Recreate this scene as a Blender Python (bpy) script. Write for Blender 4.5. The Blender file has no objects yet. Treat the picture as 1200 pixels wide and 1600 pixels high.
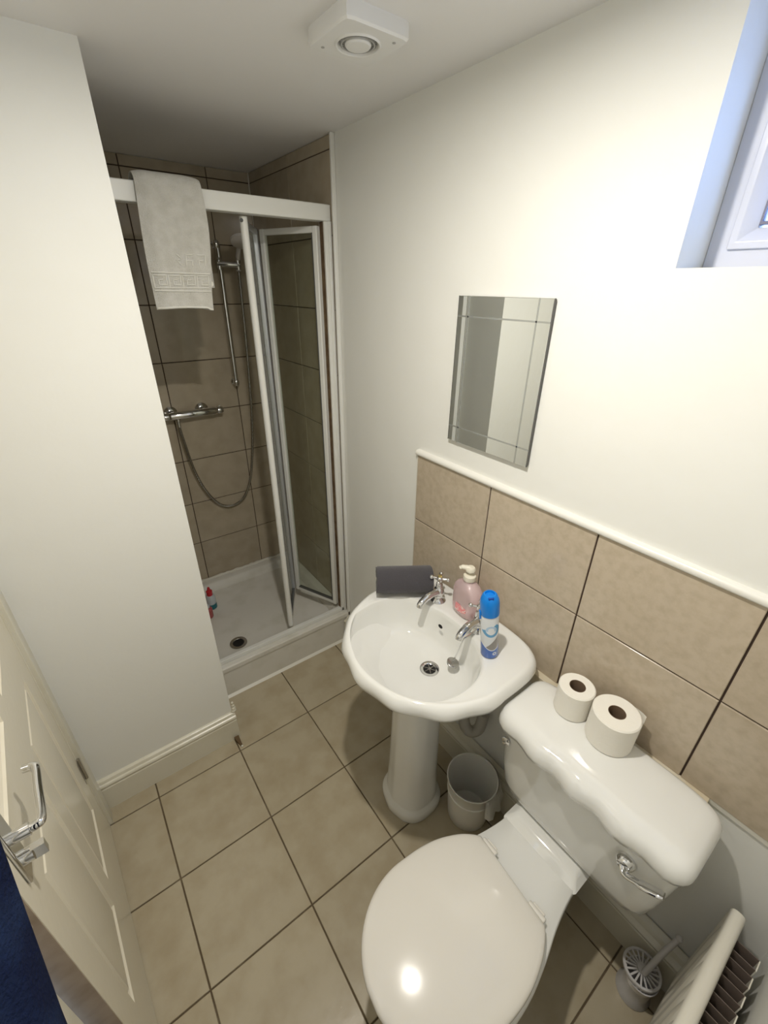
import bpy, bmesh, math, random
from mathutils import Vector, Matrix
random.seed(7)
PI = math.pi
scn = bpy.context.scene
C = scn.collection

# ------------------------------------------------------------------ camera
cam_d = bpy.data.cameras.new('camera'); cam = bpy.data.objects.new('camera', cam_d); C.objects.link(cam)
scn.camera = cam
cam_d.sensor_fit = 'VERTICAL'; cam_d.sensor_height = 24.0; cam_d.sensor_width = 18.0
cam_d.lens = 674.98 / 1600 * 24.0
cam_d.clip_start = 0.02; cam_d.clip_end = 50
Rv = Vector((0.80352981, -0.59518514, 0.00972114)); Uv = Vector((0.26895854, 0.37757946, 0.8860559)); Fv = Vector((0.5310378, 0.70935774, -0.46347648))
m = Matrix(((Rv.x, Uv.x, -Fv.x), (Rv.y, Uv.y, -Fv.y), (Rv.z, Uv.z, -Fv.z))).to_4x4()
m.translation = Vector((-0.98446, -0.96735, 1.81127))
cam.matrix_world = m

# ------------------------------------------------------------------ world, exposure
w = bpy.data.worlds.new('world'); scn.world = w; w.use_nodes = True
bg = w.node_tree.nodes['Background']
bg.inputs[0].default_value = (0.42, 0.60, 1.0, 1); bg.inputs[1].default_value = 4.5
scn.view_settings.view_transform = 'Standard'; scn.view_settings.look = 'None'
scn.view_settings.gamma = 1.0; scn.view_settings.use_curve_mapping = False
scn.view_settings.exposure = 0.0
LAMP_XY = (-0.65, -0.43); LAMP_POWER = 1900.0          # the ceiling light, built below

# ------------------------------------------------------------------ room numbers
CEIL = 2.272; XL = -1.272; YF = 0.442; XW = -0.751; YT = 0.662; YB = 1.43; YN = -1.175

# ------------------------------------------------------------------ materials
def mat(name, col, rough=0.5, metal=0.0, spec=0.5, coat=0.0, noise=None, bump=None, trans=0.0, ior=1.45, emis=None, objvar=0.0, sheen=0.0, sss=0.0):
    M = bpy.data.materials.new(name); M.use_nodes = True
    nt = M.node_tree; b = nt.nodes['Principled BSDF']
    b.inputs['Base Color'].default_value = (*col, 1); b.inputs['Roughness'].default_value = rough
    b.inputs['Metallic'].default_value = metal; b.inputs['Specular IOR Level'].default_value = spec
    b.inputs['Coat Weight'].default_value = coat; b.inputs['Coat Roughness'].default_value = 0.04
    b.inputs['Transmission Weight'].default_value = trans; b.inputs['IOR'].default_value = ior
    b.inputs['Sheen Weight'].default_value = sheen
    if sss: b.inputs['Subsurface Weight'].default_value = sss; b.inputs['Subsurface Scale'].default_value = 0.01
    if emis: b.inputs['Emission Color'].default_value = (*emis[0], 1); b.inputs['Emission Strength'].default_value = emis[1]
    tc = nt.nodes.new('ShaderNodeTexCoord')
    src = None
    if noise:
        sc, col2, lo, hi, det = noise
        n = nt.nodes.new('ShaderNodeTexNoise'); n.inputs['Scale'].default_value = sc; n.inputs['Detail'].default_value = det
        geo = nt.nodes.new('ShaderNodeNewGeometry')
        oi = nt.nodes.new('ShaderNodeObjectInfo'); add = nt.nodes.new('ShaderNodeVectorMath'); add.operation = 'MULTIPLY_ADD'
        mk = nt.nodes.new('ShaderNodeCombineXYZ')
        for k in range(3): nt.links.new(oi.outputs['Random'], mk.inputs[k])
        nt.links.new(mk.outputs[0], add.inputs[0]); add.inputs[1].default_value = (37, 53, 71); nt.links.new(geo.outputs['Position'], add.inputs[2])
        nt.links.new(add.outputs[0], n.inputs['Vector'])
        r = nt.nodes.new('ShaderNodeMapRange'); r.inputs[1].default_value = lo; r.inputs[2].default_value = hi
        nt.links.new(n.outputs['Fac'], r.inputs[0])
        mx = nt.nodes.new('ShaderNodeMix'); mx.data_type = 'RGBA'
        mx.inputs[6].default_value = (*col, 1); mx.inputs[7].default_value = (*col2, 1)
        nt.links.new(r.outputs[0], mx.inputs[0]); src = mx.outputs[2]
    if objvar:
        oi = nt.nodes.new('ShaderNodeObjectInfo'); r = nt.nodes.new('ShaderNodeMapRange')
        r.inputs[3].default_value = 1 - objvar; r.inputs[4].default_value = 1 + objvar
        nt.links.new(oi.outputs['Random'], r.inputs[0])
        hs = nt.nodes.new('ShaderNodeHueSaturation'); nt.links.new(r.outputs[0], hs.inputs['Value'])
        if src: nt.links.new(src, hs.inputs['Color'])
        else: hs.inputs['Color'].default_value = (*col, 1)
        src = hs.outputs[0]
    if src: nt.links.new(src, b.inputs['Base Color'])
    if bump:
        sc, st, dist = bump
        n = nt.nodes.new('ShaderNodeTexNoise'); n.inputs['Scale'].default_value = sc; n.inputs['Detail'].default_value = 4
        nt.links.new(tc.outputs['Object'], n.inputs['Vector'])
        bp = nt.nodes.new('ShaderNodeBump'); bp.inputs['Strength'].default_value = st; bp.inputs['Distance'].default_value = dist
        nt.links.new(n.outputs['Fac'], bp.inputs['Height']); nt.links.new(bp.outputs[0], b.inputs['Normal'])
    return M

def thin_glass(name, tint, gloss=0.04, rough=0.02):
    M = bpy.data.materials.new(name); M.use_nodes = True; nt = M.node_tree; nt.nodes.clear()
    o = nt.nodes.new('ShaderNodeOutputMaterial'); t = nt.nodes.new('ShaderNodeBsdfTransparent'); g = nt.nodes.new('ShaderNodeBsdfGlossy')
    t.inputs[0].default_value = (*tint, 1); g.inputs['Roughness'].default_value = rough
    f0 = nt.nodes.new('ShaderNodeFresnel'); f0.inputs[0].default_value = 1.3
    ge = nt.nodes.new('ShaderNodeNewGeometry'); iv = nt.nodes.new('ShaderNodeMath'); iv.operation = 'SUBTRACT'; iv.inputs[0].default_value = 1.0; nt.links.new(ge.outputs['Backfacing'], iv.inputs[1])
    f = nt.nodes.new('ShaderNodeMath'); f.operation = 'MULTIPLY'; nt.links.new(f0.outputs[0], f.inputs[0]); nt.links.new(iv.outputs[0], f.inputs[1])
    mx = nt.nodes.new('ShaderNodeMixShader')
    nt.links.new(f.outputs[0], mx.inputs[0]); nt.links.new(t.outputs[0], mx.inputs[1]); nt.links.new(g.outputs[0], mx.inputs[2])
    nt.links.new(mx.outputs[0], o.inputs[0]); return M

M = {}
M['wall'] = mat('wall_paint', (0.82, 0.82, 0.775), 0.45, bump=(9, 0.12, 0.02), spec=0.35)
M['ceil'] = mat('ceiling_paint', (0.84, 0.835, 0.83), 0.6, bump=(7, 0.1, 0.02))
M['gloss'] = mat('gloss_paint', (0.72, 0.69, 0.58), 0.28, bump=(30, 0.08, 0.01), noise=(6, (0.62, 0.58, 0.45), 0.45, 0.8, 4))
M['bead'] = mat('white_gloss_bead', (0.80, 0.79, 0.73), 0.28)
M['door'] = mat('door_paint', (0.74, 0.69, 0.56), 0.25, bump=(40, 0.06, 0.005))
M['wtile'] = mat('wall_tile_glaze', (0.53, 0.45, 0.345), 0.16, noise=(48, (0.465, 0.39, 0.29), 0.40, 0.70, 10), objvar=0.04, bump=(60, 0.05, 0.003))
M['stile'] = mat('shower_tile_glaze', (0.48, 0.415, 0.315), 0.14, noise=(14, (0.41, 0.35, 0.255), 0.35, 0.75, 6), objvar=0.05, bump=(14, 0.08, 0.006))
M['ftile'] = mat('floor_tile_glaze', (0.47, 0.41, 0.295), 0.22, noise=(11, (0.40, 0.335, 0.225), 0.38, 0.72, 8), objvar=0.04, bump=(30, 0.1, 0.003))
M['grout'] = mat('dark_brown_grout', (0.060, 0.038, 0.028), 0.9)
M['fgrout'] = mat('brown_floor_grout', (0.13, 0.095, 0.055), 0.9, noise=(12, (0.25, 0.2, 0.13), 0.5, 0.8, 3))
M['porc'] = mat('white_porcelain', (0.80, 0.80, 0.765), 0.06, coat=0.4, spec=0.6)
M['lid'] = mat('toilet_lid_plastic', (0.76, 0.73, 0.665), 0.12, coat=0.2)
M['tray'] = mat('shower_tray_acrylic', (0.72, 0.70, 0.64), 0.2, noise=(9, (0.62, 0.60, 0.52), 0.5, 0.8, 4))
M['chrome'] = mat('chrome', (0.72, 0.72, 0.72), 0.09, metal=1)
M['steel'] = mat('worn_steel', (0.45, 0.44, 0.42), 0.25, metal=1)
M['brass'] = mat('brass_cap', (0.75, 0.62, 0.28), 0.15, metal=1)
M['alu'] = mat('white_enamelled_aluminium', (0.78, 0.78, 0.74), 0.3)
M['alug'] = mat('grey_aluminium', (0.55, 0.57, 0.60), 0.3, metal=0.6, bump=(60, 0.1, 0.004))
M['seal'] = mat('mouldy_brown_seal', (0.10, 0.06, 0.03), 0.8, noise=(30, (0.18, 0.12, 0.06), 0.4, 0.7, 3))
M['dark'] = mat('dark_void', (0.012, 0.011, 0.010), 0.8)
M['caulk'] = mat('white_sealant', (0.74, 0.72, 0.64), 0.4)
M['batten'] = mat('cream_painted_batten', (0.66, 0.58, 0.42), 0.45, noise=(15, (0.74, 0.70, 0.58), 0.4, 0.7, 3))
M['upvc'] = mat('white_upvc', (0.64, 0.66, 0.74), 0.25)
M['towel'] = mat('light_grey_terry', (0.66, 0.645, 0.595), 0.95, bump=(420, 0.9, 0.004), noise=(35, (0.58, 0.565, 0.51), 0.35, 0.7, 3), sheen=0.3)
M['band'] = mat('woven_band', (0.72, 0.71, 0.65), 0.7)
M['dtowel'] = mat('charcoal_terry', (0.062, 0.058, 0.066), 0.95, bump=(420, 0.9, 0.003), sheen=0.3)
M['navy'] = mat('navy_fleece', (0.006, 0.010, 0.032), 0.98, bump=(220, 0.8, 0.004), spec=0.1, noise=(14, (0.012, 0.022, 0.058), 0.45, 0.7, 4))
M['mirror'] = mat('silvered_glass', (0.86, 0.88, 0.86), 0.01, metal=1)
M['groove'] = mat('cut_line', (0.55, 0.57, 0.56), 0.25, metal=0.8)
M['mback'] = mat('mirror_backing', (0.10, 0.10, 0.095), 0.4)
M['paper'] = mat('tissue_paper', (0.86, 0.83, 0.75), 0.95, bump=(150, 0.4, 0.002))
M['card'] = mat('cardboard_core', (0.20, 0.135, 0.085), 0.9)
M['binp'] = mat('white_bin_plastic', (0.74, 0.73, 0.68), 0.35, sss=0.1)
M['bag'] = mat('bin_bag', (0.72, 0.71, 0.66), 0.3, bump=(25, 0.8, 0.01))
M['fan'] = mat('fan_plastic', (0.80, 0.80, 0.79), 0.35)
M['fang'] = mat('fan_grey_plastic', (0.42, 0.42, 0.41), 0.5)  # even mid-grey plastic of the grille ring and screws
M['rad'] = mat('radiator_enamel', (0.74, 0.71, 0.62), 0.25)
M['fin'] = mat('brown_fins', (0.16, 0.125, 0.105), 0.7)  # plain dark brown for the fin sides, their edges use the cream enamel
M['glass'] = thin_glass('shower_glass', (0.90, 0.92, 0.89))
M['frost'] = thin_glass('frosted_window_glass', (0.92, 0.94, 1.0))
_n = M['frost'].node_tree; _tr = _n.nodes.new('ShaderNodeBsdfTranslucent'); _tr.inputs[0].default_value = (0.9, 0.93, 1, 1); _m2 = _n.nodes.new('ShaderNodeMixShader'); _m2.inputs[0].default_value = 0.45
_o = [q for q in _n.nodes if q.type == 'OUTPUT_MATERIAL'][0]; _src = _o.inputs[0].links[0].from_socket; _n.links.new(_src, _m2.inputs[1]); _n.links.new(_tr.outputs[0], _m2.inputs[2]); _n.links.new(_m2.outputs[0], _o.inputs[0])
M['brush'] = mat('clouded_white_plastic', (0.74, 0.72, 0.71), 0.35, trans=0.2)
M['redp'] = mat('red_plastic', (0.55, 0.03, 0.04), 0.35)
M['teal'] = mat('teal_plastic', (0.02, 0.16, 0.20), 0.3)
M['paleb'] = mat('pale_bottle', (0.55, 0.60, 0.62), 0.3)
M['pinkp'] = mat('dull_pink_plastic', (0.42, 0.10, 0.10), 0.35)
M['wood'] = mat('chipped_wood', (0.12, 0.075, 0.035), 0.8)
M['redge'] = mat('bare_door_edge', (0.42, 0.33, 0.25), 0.6, noise=(20, (0.33, 0.25, 0.18), 0.4, 0.7, 4))
M['hall'] = mat('hall_paint', (0.6, 0.58, 0.54), 0.6)
M['carpet'] = mat('hall_floor', (0.25, 0.22, 0.18), 0.9)
M['blue'] = mat('blue_cap_plastic', (0.005, 0.22, 0.72), 0.3)
M['pumpw'] = mat('cream_pump_plastic', (0.78, 0.74, 0.62), 0.35)
M['pipe'] = mat('waste_pipe_plastic', (0.45, 0.43, 0.38), 0.5)
M['shead'] = mat('shower_head_plastic', (0.80, 0.77, 0.75), 0.25)

def soap_mat():
    m_ = mat('pink_soap', (0.93, 0.74, 0.75), 0.08, trans=0.6, ior=1.38, coat=0.3); return m_
M['soap'] = soap_mat()
M['sball'] = mat('soap_label', (0.80, 0.22, 0.24), 0.4, noise=(160, (0.85, 0.62, 0.60), 0.45, 0.6, 2))

def can_mat():
    """printed tin: white with a pale blue swirl, grey stones and a wavy dark blue foot (flat print)"""
    Mx = bpy.data.materials.new('spray_can_print'); Mx.use_nodes = True; nt = Mx.node_tree; b = nt.nodes['Principled BSDF']
    b.inputs['Roughness'].default_value = 0.25; b.inputs['Coat Weight'].default_value = 0.3
    tc = nt.nodes.new('ShaderNodeTexCoord'); sp = nt.nodes.new('ShaderNodeSeparateXYZ'); nt.links.new(tc.outputs['Object'], sp.inputs[0])
    def math_(op, a, bb=None):
        n = nt.nodes.new('ShaderNodeMath'); n.operation = op
        for i, v in enumerate((a, bb)):
            if v is None: continue
            if isinstance(v, (int, float)): n.inputs[i].default_value = v
            else: nt.links.new(v, n.inputs[i])
        return n.outputs[0]
    def mixc(f, a, c):
        n = nt.nodes.new('ShaderNodeMix'); n.data_type = 'RGBA'; nt.links.new(f, n.inputs[0])
        if isinstance(a, tuple): n.inputs[6].default_value = (*a, 1)
        else: nt.links.new(a, n.inputs[6])
        n.inputs[7].default_value = (*c, 1); return n.outputs[2]
    z = sp.outputs['Z']; ang = math_('ARCTAN2', sp.outputs['Y'], sp.outputs['X'])   # the front of the print faces local -x
    s = math_('MULTIPLY', sp.outputs['Y'], 1.0)
    # swirl ring
    dz = math_('SUBTRACT', z, 0.105); r2 = math_('SQRT', math_('ADD', math_('MULTIPLY', s, s), math_('MULTIPLY', dz, dz)))
    ring = math_('LESS_THAN', math_('ABSOLUTE', math_('SUBTRACT', r2, 0.020)), 0.0045)
    low = math_('LESS_THAN', math_('ADD', dz, math_('MULTIPLY', s, 0.6)), 0.010)
    col = mixc(math_('MULTIPLY', ring, low), (0.74, 0.77, 0.80), (0.12, 0.36, 0.62))
    ring2 = math_('LESS_THAN', math_('ABSOLUTE', math_('SUBTRACT', r2, 0.012)), 0.003)
    col = mixc(math_('MULTIPLY', ring2, math_('GREATER_THAN', dz, -0.004)), col, (0.42, 0.58, 0.76))
    ns = nt.nodes.new('ShaderNodeTexVoronoi'); ns.inputs['Scale'].default_value = 90; nt.links.new(tc.outputs['Object'], ns.inputs['Vector'])
    st = math_('LESS_THAN', math_('ADD', z, math_('MULTIPLY', s, 1.1)), 0.058)
    col = mixc(st, col, (0.25, 0.235, 0.22))
    wave = math_('ADD', 0.030, math_('MULTIPLY', math_('SINE', math_('MULTIPLY', s, 90.0)), 0.0))
    curve = math_('ADD', wave, math_('MULTIPLY', math_('MULTIPLY', math_('ADD', s, 0.004), math_('ADD', s, 0.004)), 26.0))
    col = mixc(math_('LESS_THAN', z, math_('ADD', curve, 0.003)), col, (0.80, 0.84, 0.90))
    col = mixc(math_('LESS_THAN', z, curve), col, (0.006, 0.11, 0.50))
    dzz = math_('SUBTRACT', z, 0.018); ds = math_('ADD', s, 0.010)
    rr_ = math_('SQRT', math_('ADD', math_('MULTIPLY', ds, ds), math_('MULTIPLY', dzz, dzz)))
    col = mixc(math_('LESS_THAN', math_('ABSOLUTE', math_('SUBTRACT', rr_, 0.0042)), 0.0014), col, (0.80, 0.84, 0.92))
    nt.links.new(col, b.inputs['Base Color']); return Mx
M['can'] = can_mat()

# ------------------------------------------------------------------ mesh helpers
def link(o, parent=None):
    C.objects.link(o)
    if parent is not None: o.parent = parent
    return o
def obj(name, bm, mt, parent=None, smooth=False, loc=None, sub=0, bevel=0):
    bmesh.ops.recalc_face_normals(bm, faces=bm.faces)
    me = bpy.data.meshes.new(name); bm.to_mesh(me); bm.free()
    for t in (mt if isinstance(mt, (list, tuple)) else [mt]): me.materials.append(t)
    if smooth:
        for p in me.polygons: p.use_smooth = True
        me.set_sharp_from_angle(angle=math.radians(smooth if smooth is not True else 40))
    o = bpy.data.objects.new(name, me); link(o, parent)
    if loc: o.location = loc
    if bevel:
        b = o.modifiers.new('bevel', 'BEVEL'); b.width = bevel; b.segments = 2; b.limit_method = 'ANGLE'
        for p in me.polygons: p.use_smooth = True
        b.harden_normals = False
        me.set_sharp_from_angle(angle=math.radians(60))
    if sub:
        s = o.modifiers.new('sub', 'SUBSURF'); s.levels = sub; s.render_levels = sub
    return o
def box(bm, x0, x1, y0, y1, z0, z1):
    vs = [bm.verts.new(p) for p in ((x0,y0,z0),(x1,y0,z0),(x1,y1,z0),(x0,y1,z0),(x0,y0,z1),(x1,y0,z1),(x1,y1,z1),(x0,y1,z1))]
    for f in ((0,3,2,1),(4,5,6,7),(0,1,5,4),(1,2,6,5),(2,3,7,6),(3,0,4,7)): bm.faces.new([vs[i] for i in f])
    return vs
def boxes(*bs):
    bm = bmesh.new()
    for b in bs: box(bm, *b)
    return bm
def loft(bm, rings, cap0=True, cap1=True, closed=True):
    vr = [[bm.verts.new(p) for p in r] for r in rings]; n = len(vr[0])
    for a, b in zip(vr, vr[1:]):
        for i in range(n if closed else n - 1):
            j = (i + 1) % n
            try: bm.faces.new((a[i], a[j], b[j], b[i]))
            except ValueError: pass
    if cap0: bm.faces.new(list(reversed(vr[0])))
    if cap1: bm.faces.new(vr[-1])
    return vr
def lathe(bm, prof, n=32, c=(0, 0, 0), mtx=None):
    """prof: list of (r, z) from bottom to top; r == 0 ends become a point fan"""
    rings = []
    for r, z in prof:
        if r < 1e-6: rings.append([bm.verts.new((0, 0, z))])
        else: rings.append([bm.verts.new((r*math.cos(2*PI*i/n), r*math.sin(2*PI*i/n), z)) for i in range(n)])
    for a, b in zip(rings, rings[1:]):
        for i in range(n):
            j = (i + 1) % n
            if len(a) == 1 and len(b) == 1: continue
            if len(a) == 1: bm.faces.new((a[0], b[j], b[i]))
            elif len(b) == 1: bm.faces.new((a[i], a[j], b[0]))
            else: bm.faces.new((a[i], a[j], b[j], b[i]))
    vs = [v for r in rings for v in r]
    T = Matrix.Translation(c) @ (mtx if mtx else Matrix())
    bmesh.ops.transform(bm, matrix=T, verts=vs)
    return vs
def frame_at(d):
    d = Vector(d).normalized(); u = Vector((0, 0, 1)) if abs(d.z) < 0.9 else Vector((1, 0, 0))
    a = d.cross(u).normalized(); b = a.cross(d).normalized(); return a, b
def tube(bm, pts, r, n=12, flat=1.0, cap=True):
    """tube along points; r a number or a list"""
    pts = [Vector(p) for p in pts]; rs = r if isinstance(r, (list, tuple)) else [r]*len(pts)
    rings = []; a = None
    for i, p in enumerate(pts):
        d = (pts[min(i+1, len(pts)-1)] - pts[max(i-1, 0)]).normalized()
        if a is None: a, b = frame_at(d)
        else:
            a = (a - d*a.dot(d)).normalized(); b = a.cross(d).normalized()
        rings.append([p + (a*math.cos(2*PI*k/n) + b*math.sin(2*PI*k/n)*flat)*rs[i] for k in range(n)])
    loft(bm, rings, cap, cap)
def spline(pts, n=8):
    pts = [Vector(p) for p in pts]; P = [pts[0]*2 - pts[1]] + pts + [pts[-1]*2 - pts[-2]]; out = []
    for i in range(1, len(P)-2):
        for k in range(n):
            t = k/n; a, b, c, d = P[i-1], P[i], P[i+1], P[i+2]
            out.append(0.5*((2*b) + (c-a)*t + (2*a-5*b+4*c-d)*t*t + (3*b-a-3*c+d)*t**3))
    out.append(pts[-1]); return out
def sphere(bm, c, r, n=16, sz=1.0):
    k = n//2; lathe(bm, [(r*math.sin(PI*i/k) if 0 < i < k else 0, -r*sz*math.cos(PI*i/k)) for i in range(k+1)], n, c)
def prism(bm, poly, axis, a, b):
    """extrude a 2-d polygon along axis from a to b; poly coordinates fill the other two axes in order"""
    def P(u, v, t): return {0: (t, u, v), 1: (u, t, v), 2: (u, v, t)}[axis]
    loft(bm, [[P(u, v, a) for u, v in poly], [P(u, v, b) for u, v in poly]])
def props(o, label=None, cat=None, group=None, kind=None):
    if label: o['label'] = label
    if cat: o['category'] = cat
    if group: o['group'] = group
    if kind: o['kind'] = kind
    return o
def thing(name, label, cat, loc=(0, 0, 0), rz=0, group=None):
    o = bpy.data.objects.new(name, None); o.empty_display_size = 0.05; link(o); o.location = loc; o.rotation_euler = (0, 0, rz)
    return props(o, label, cat, group)
def struct(name, bm, mt, label=None, cat=None, parent=None, **k):
    o = obj(name, bm, mt, parent, **k)
    if parent is None: props(o, label, cat, kind='structure')
    return o
def R(dx=0, dy=0, dz=0): return (Matrix.Rotation(dz, 4, 'Z') @ Matrix.Rotation(dy, 4, 'Y') @ Matrix.Rotation(dx, 4, 'X'))

# ------------------------------------------------------------------ tiles
def tile_mesh(w_, h_, t_, bev=0.0015):
    """w_ by h_ tile in local xy, face towards +z"""
    bm = bmesh.new(); hx, hy = w_/2, h_/2
    ring = lambda e, z: [(-hx+e, -hy+e, z), (hx-e, -hy+e, z), (hx-e, hy-e, z), (-hx+e, hy-e, z)]
    loft(bm, [ring(0, 0), ring(0, t_-bev), ring(bev*0.4, t_-bev*0.35), ring(bev, t_)])
    return bm
_tm = {}
def put_tile(name, mt, parent, w_, h_, t_, mtx):
    k = (round(w_, 3), round(h_, 3), round(t_, 4), mt.name)
    if k not in _tm:
        o = obj(name, tile_mesh(w_, h_, t_), mt, parent, smooth=30); _tm[k] = o.data
    else: o = link(bpy.data.objects.new(name, _tm[k]), parent)
    o.matrix_world = mtx; return o
J = 0.0045      # joint width
def tile_field(name, mt, parent, us, vs, t_, to_world, j=J, skip=None):
    """us, vs: joint lines; every cell becomes one tile"""
    for a, b in zip(us, us[1:]):
        for c, d in zip(vs, vs[1:]):
            w_, h_ = abs(b-a)-j, abs(d-c)-j
            if w_ < 0.006 or h_ < 0.006: continue
            put_tile(name, mt, parent, w_, h_, t_, to_world((a+b)/2, (c+d)/2))

# ------------------------------------------------------------------ the setting
floor = struct('floor', boxes((XL-0.15, 0.06, YN-0.06, YB+0.05, -0.06, -0.005)), M['fgrout'], 'beige square ceramic floor tiles with brown grout joints')
fx = [XL-0.012, -1.096, -0.766, -0.436, -0.106, -0.010]; fy = [0.662, 0.356, 0.026, -0.304, -0.634, -0.964, YN]
tile_field('floor_tile', M['ftile'], floor, fx, fy, 0.006, lambda u, v: Matrix.Translation((u, v, -0.006)))

ceiling = struct('ceiling', boxes((XL-0.15, 0.2, YN-0.1, YB+0.1, CEIL, CEIL+0.08)), M['ceil'], 'plain white painted ceiling')

# right-hand wall with a window hole: everything at x >= 0
WY0, WY1, WZ0, WZ1 = -1.13, -0.547, 1.846, 2.235
TH = 0.20
wall_right = struct('wall_right', boxes((0.004, TH, YN-0.1, WY0, 0, CEIL), (0.004, TH, WY1, YB+0.1, 0, CEIL),
                    (0.004, TH, WY0, WY1, 0, WZ0), (0.004, TH, WY0, WY1, WZ1, CEIL)), M['wall'], 'white painted wall with the mirror, basin and window')
# splashback tiles
obj('grout', boxes((0.0005, 0.005, YN, 0.144, 0.742, 1.275)), M['grout'], wall_right)
toX = lambda u, v: Matrix.Translation((0.0035, u, v)) @ Matrix(((0, 0, -1, 0), (-1, 0, 0, 0), (0, 1, 0, 0), (0, 0, 0, 1)))
tile_field('wall_tile', M['wtile'], wall_right, [0.144, -0.199, -0.545, -0.891, YN+0.002], [0.740, 1.013, 1.275], 0.007, toX, j=0.0042)
obj('tile_edge_sealant', boxes((-0.0035, 0.004, 0.1425, 0.1455, 0.742, 1.276)), M['caulk'], wall_right)
# white bead on top of the splashback
bm = bmesh.new(); prism(bm, [(0.004, 1.274), (-0.009, 1.274), (-0.0125, 1.278), (-0.0125, 1.286), (-0.008, 1.2925), (0.004, 1.294)], 1, YN, 0.146)
trim_1 = props(obj('trim_1', bm, M['bead'], smooth=50), 'white wooden bead along the top of the splashback tiles', kind='structure')
bm = boxes((-0.026, 0.002, -0.958, -0.435, 0.700, 0.742))
trim_2 = props(obj('trim_2', bm, M['batten'], bevel=0.002), 'cream wooden batten on the wall behind the cistern', kind='structure')
obj('lower_sealant', boxes((-0.002, 0.004, YN, -0.958, 0.728, 0.745)), M['caulk'], wall_right)

# skirting profile: (offset from wall, height)
SK = [(0, 0), (0.020, 0), (0.020, 0.112), (0.0175, 0.116), (0.0175, 0.120), (0.021, 0.123), (0.022, 0.130), (0.019, 0.136), (0.014, 0.139), (0.013, 0.143), (0.010, 0.150), (0.004, 0.154), (0, 0.155)]
bm = bmesh.new(); prism(bm, [(-u*1.9, v*1.08) for u, v in SK], 1, YN, YT-0.004)
props(obj('baseboard_right', bm, M['gloss'], smooth=30), 'cream moulded skirting board under the basin and cistern', kind='structure')
bm = bmesh.new(); prism(bm, [(YF-u, v) for u, v in SK], 0, XL, XW+0.010)
props(obj('baseboard_front', bm, M['gloss'], smooth=30), 'cream moulded skirting board with a chipped right end', kind='structure')

# white boxed wall in front of the shower's left part
wall_front = struct('wall_front', boxes((XL-0.12, XW, YF, YT+0.005, 0, CEIL)), M['wall'], 'white painted wall beside the shower opening')
bm = bmesh.new()
for i, (x, z, s) in enumerate([(-0.741, 0.172, 0.010), (-0.743, 0.160, 0.012), (-0.741, 0.188, 0.007), (-0.742, 0.205, 0.006)]):
    sphere(bm, (x, YF-0.002, z), s, 8, 0.8)
obj('filler_lumps', bm, M['gloss'], wall_front, smooth=True)
# shower alcove walls
wall_back = struct('wall_back', boxes((XL, 0.1, YB+0.004, YB+0.12, 0, CEIL)), M['wall'], 'tiled back wall of the shower')
XS = -0.80
wall_alcove = struct('wall_alcove', boxes((XS-0.08, XS, YT, YB+0.01, 0, CEIL)), M['wall'], 'left wall inside the shower')
obj('grout', boxes((XS, 0.004, YB+0.001, YB+0.005, 0.1, CEIL-0.002)), M['grout'], wall_back)
rz = [CEIL+0.0, 2.231, 1.977, 1.723, 1.469, 1.215, 0.961, 0.707, 0.453, 0.175]
toY = lambda u, v: Matrix.Translation((u, YB+0.004, v)) @ Matrix(((1, 0, 0, 0), (0, 0, -1, 0), (0, 1, 0, 0), (0, 0, 0, 1)))
tile_field('wall_tile', M['stile'], wall_back, [XS, -0.545, -0.199, -0.004], rz, 0.007, toY, j=0.0038)
obj('grout', boxes((0.0005, 0.005, YT+0.004, YB+0.002, 0.1, CEIL-0.002)), M['grout'], wall_right)
tile_field('wall_tile', M['stile'], wall_right, [YB-0.005, 1.018, YT+0.003], rz, 0.007, toX, j=0.0030)
# the left alcove wall carries the same tiles
obj('grout', boxes((XS-0.001, XS+0.002, YT, YB+0.002, 0.1, CEIL-0.002)), M['grout'], wall_alcove)
toXp = lambda u, v: Matrix.Translation((XS, u, v)) @ Matrix(((0, 0, 1, 0), (1, 0, 0, 0), (0, 1, 0, 0), (0, 0, 0, 1)))
tile_field('wall_tile', M['stile'], wall_alcove, [YB-0.006, 1.08, YT+0.006], rz, 0.006, toXp, j=0.0038)
bm = boxes((-0.013, 0.004, YT-0.006, YT+0.006, 0.19, CEIL))
props(obj('trim_3', bm, M['alu'], bevel=0.003), 'white tile edge trim running up the wall beside the shower', kind='structure')
bm = boxes((-0.008, -0.0035, YB-0.009, YB-0.0035, 0.19, CEIL))
props(obj('trim_4', bm, M['caulk'], bevel=0.001), 'white sealant up the inner corner of the shower', kind='structure')

# left wall with the door opening, near wall, hall beyond
DY0, DY1, DZ = -0.425, 0.345, 2.02
wall_left = struct('wall_left', boxes((XL-0.12, XL, YN-0.1, DY0-0.02, 0, CEIL), (XL-0.12, XL, DY1+0.04, YF, 0, CEIL), (XL-0.12, XL, DY0-0.02, DY1+0.04, DZ+0.03, CEIL)), M['wall'], 'white painted wall around the door')
wall_near = struct('wall_near', boxes((XL-0.12, 0.2, YN-0.1, YN, 0, CEIL)), M['wall'], 'white painted wall behind the radiator')
struct('floor_hall', boxes((-2.6, XL-0.13, -1.6, 1.0, -0.06, -0.006)), M['carpet'], 'dark hall floor beyond the door')
struct('wall_hall', boxes((-2.7, -2.6, -1.6, 1.0, 0, 2.3)), M['hall'], 'pale hall wall beyond the door')
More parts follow.
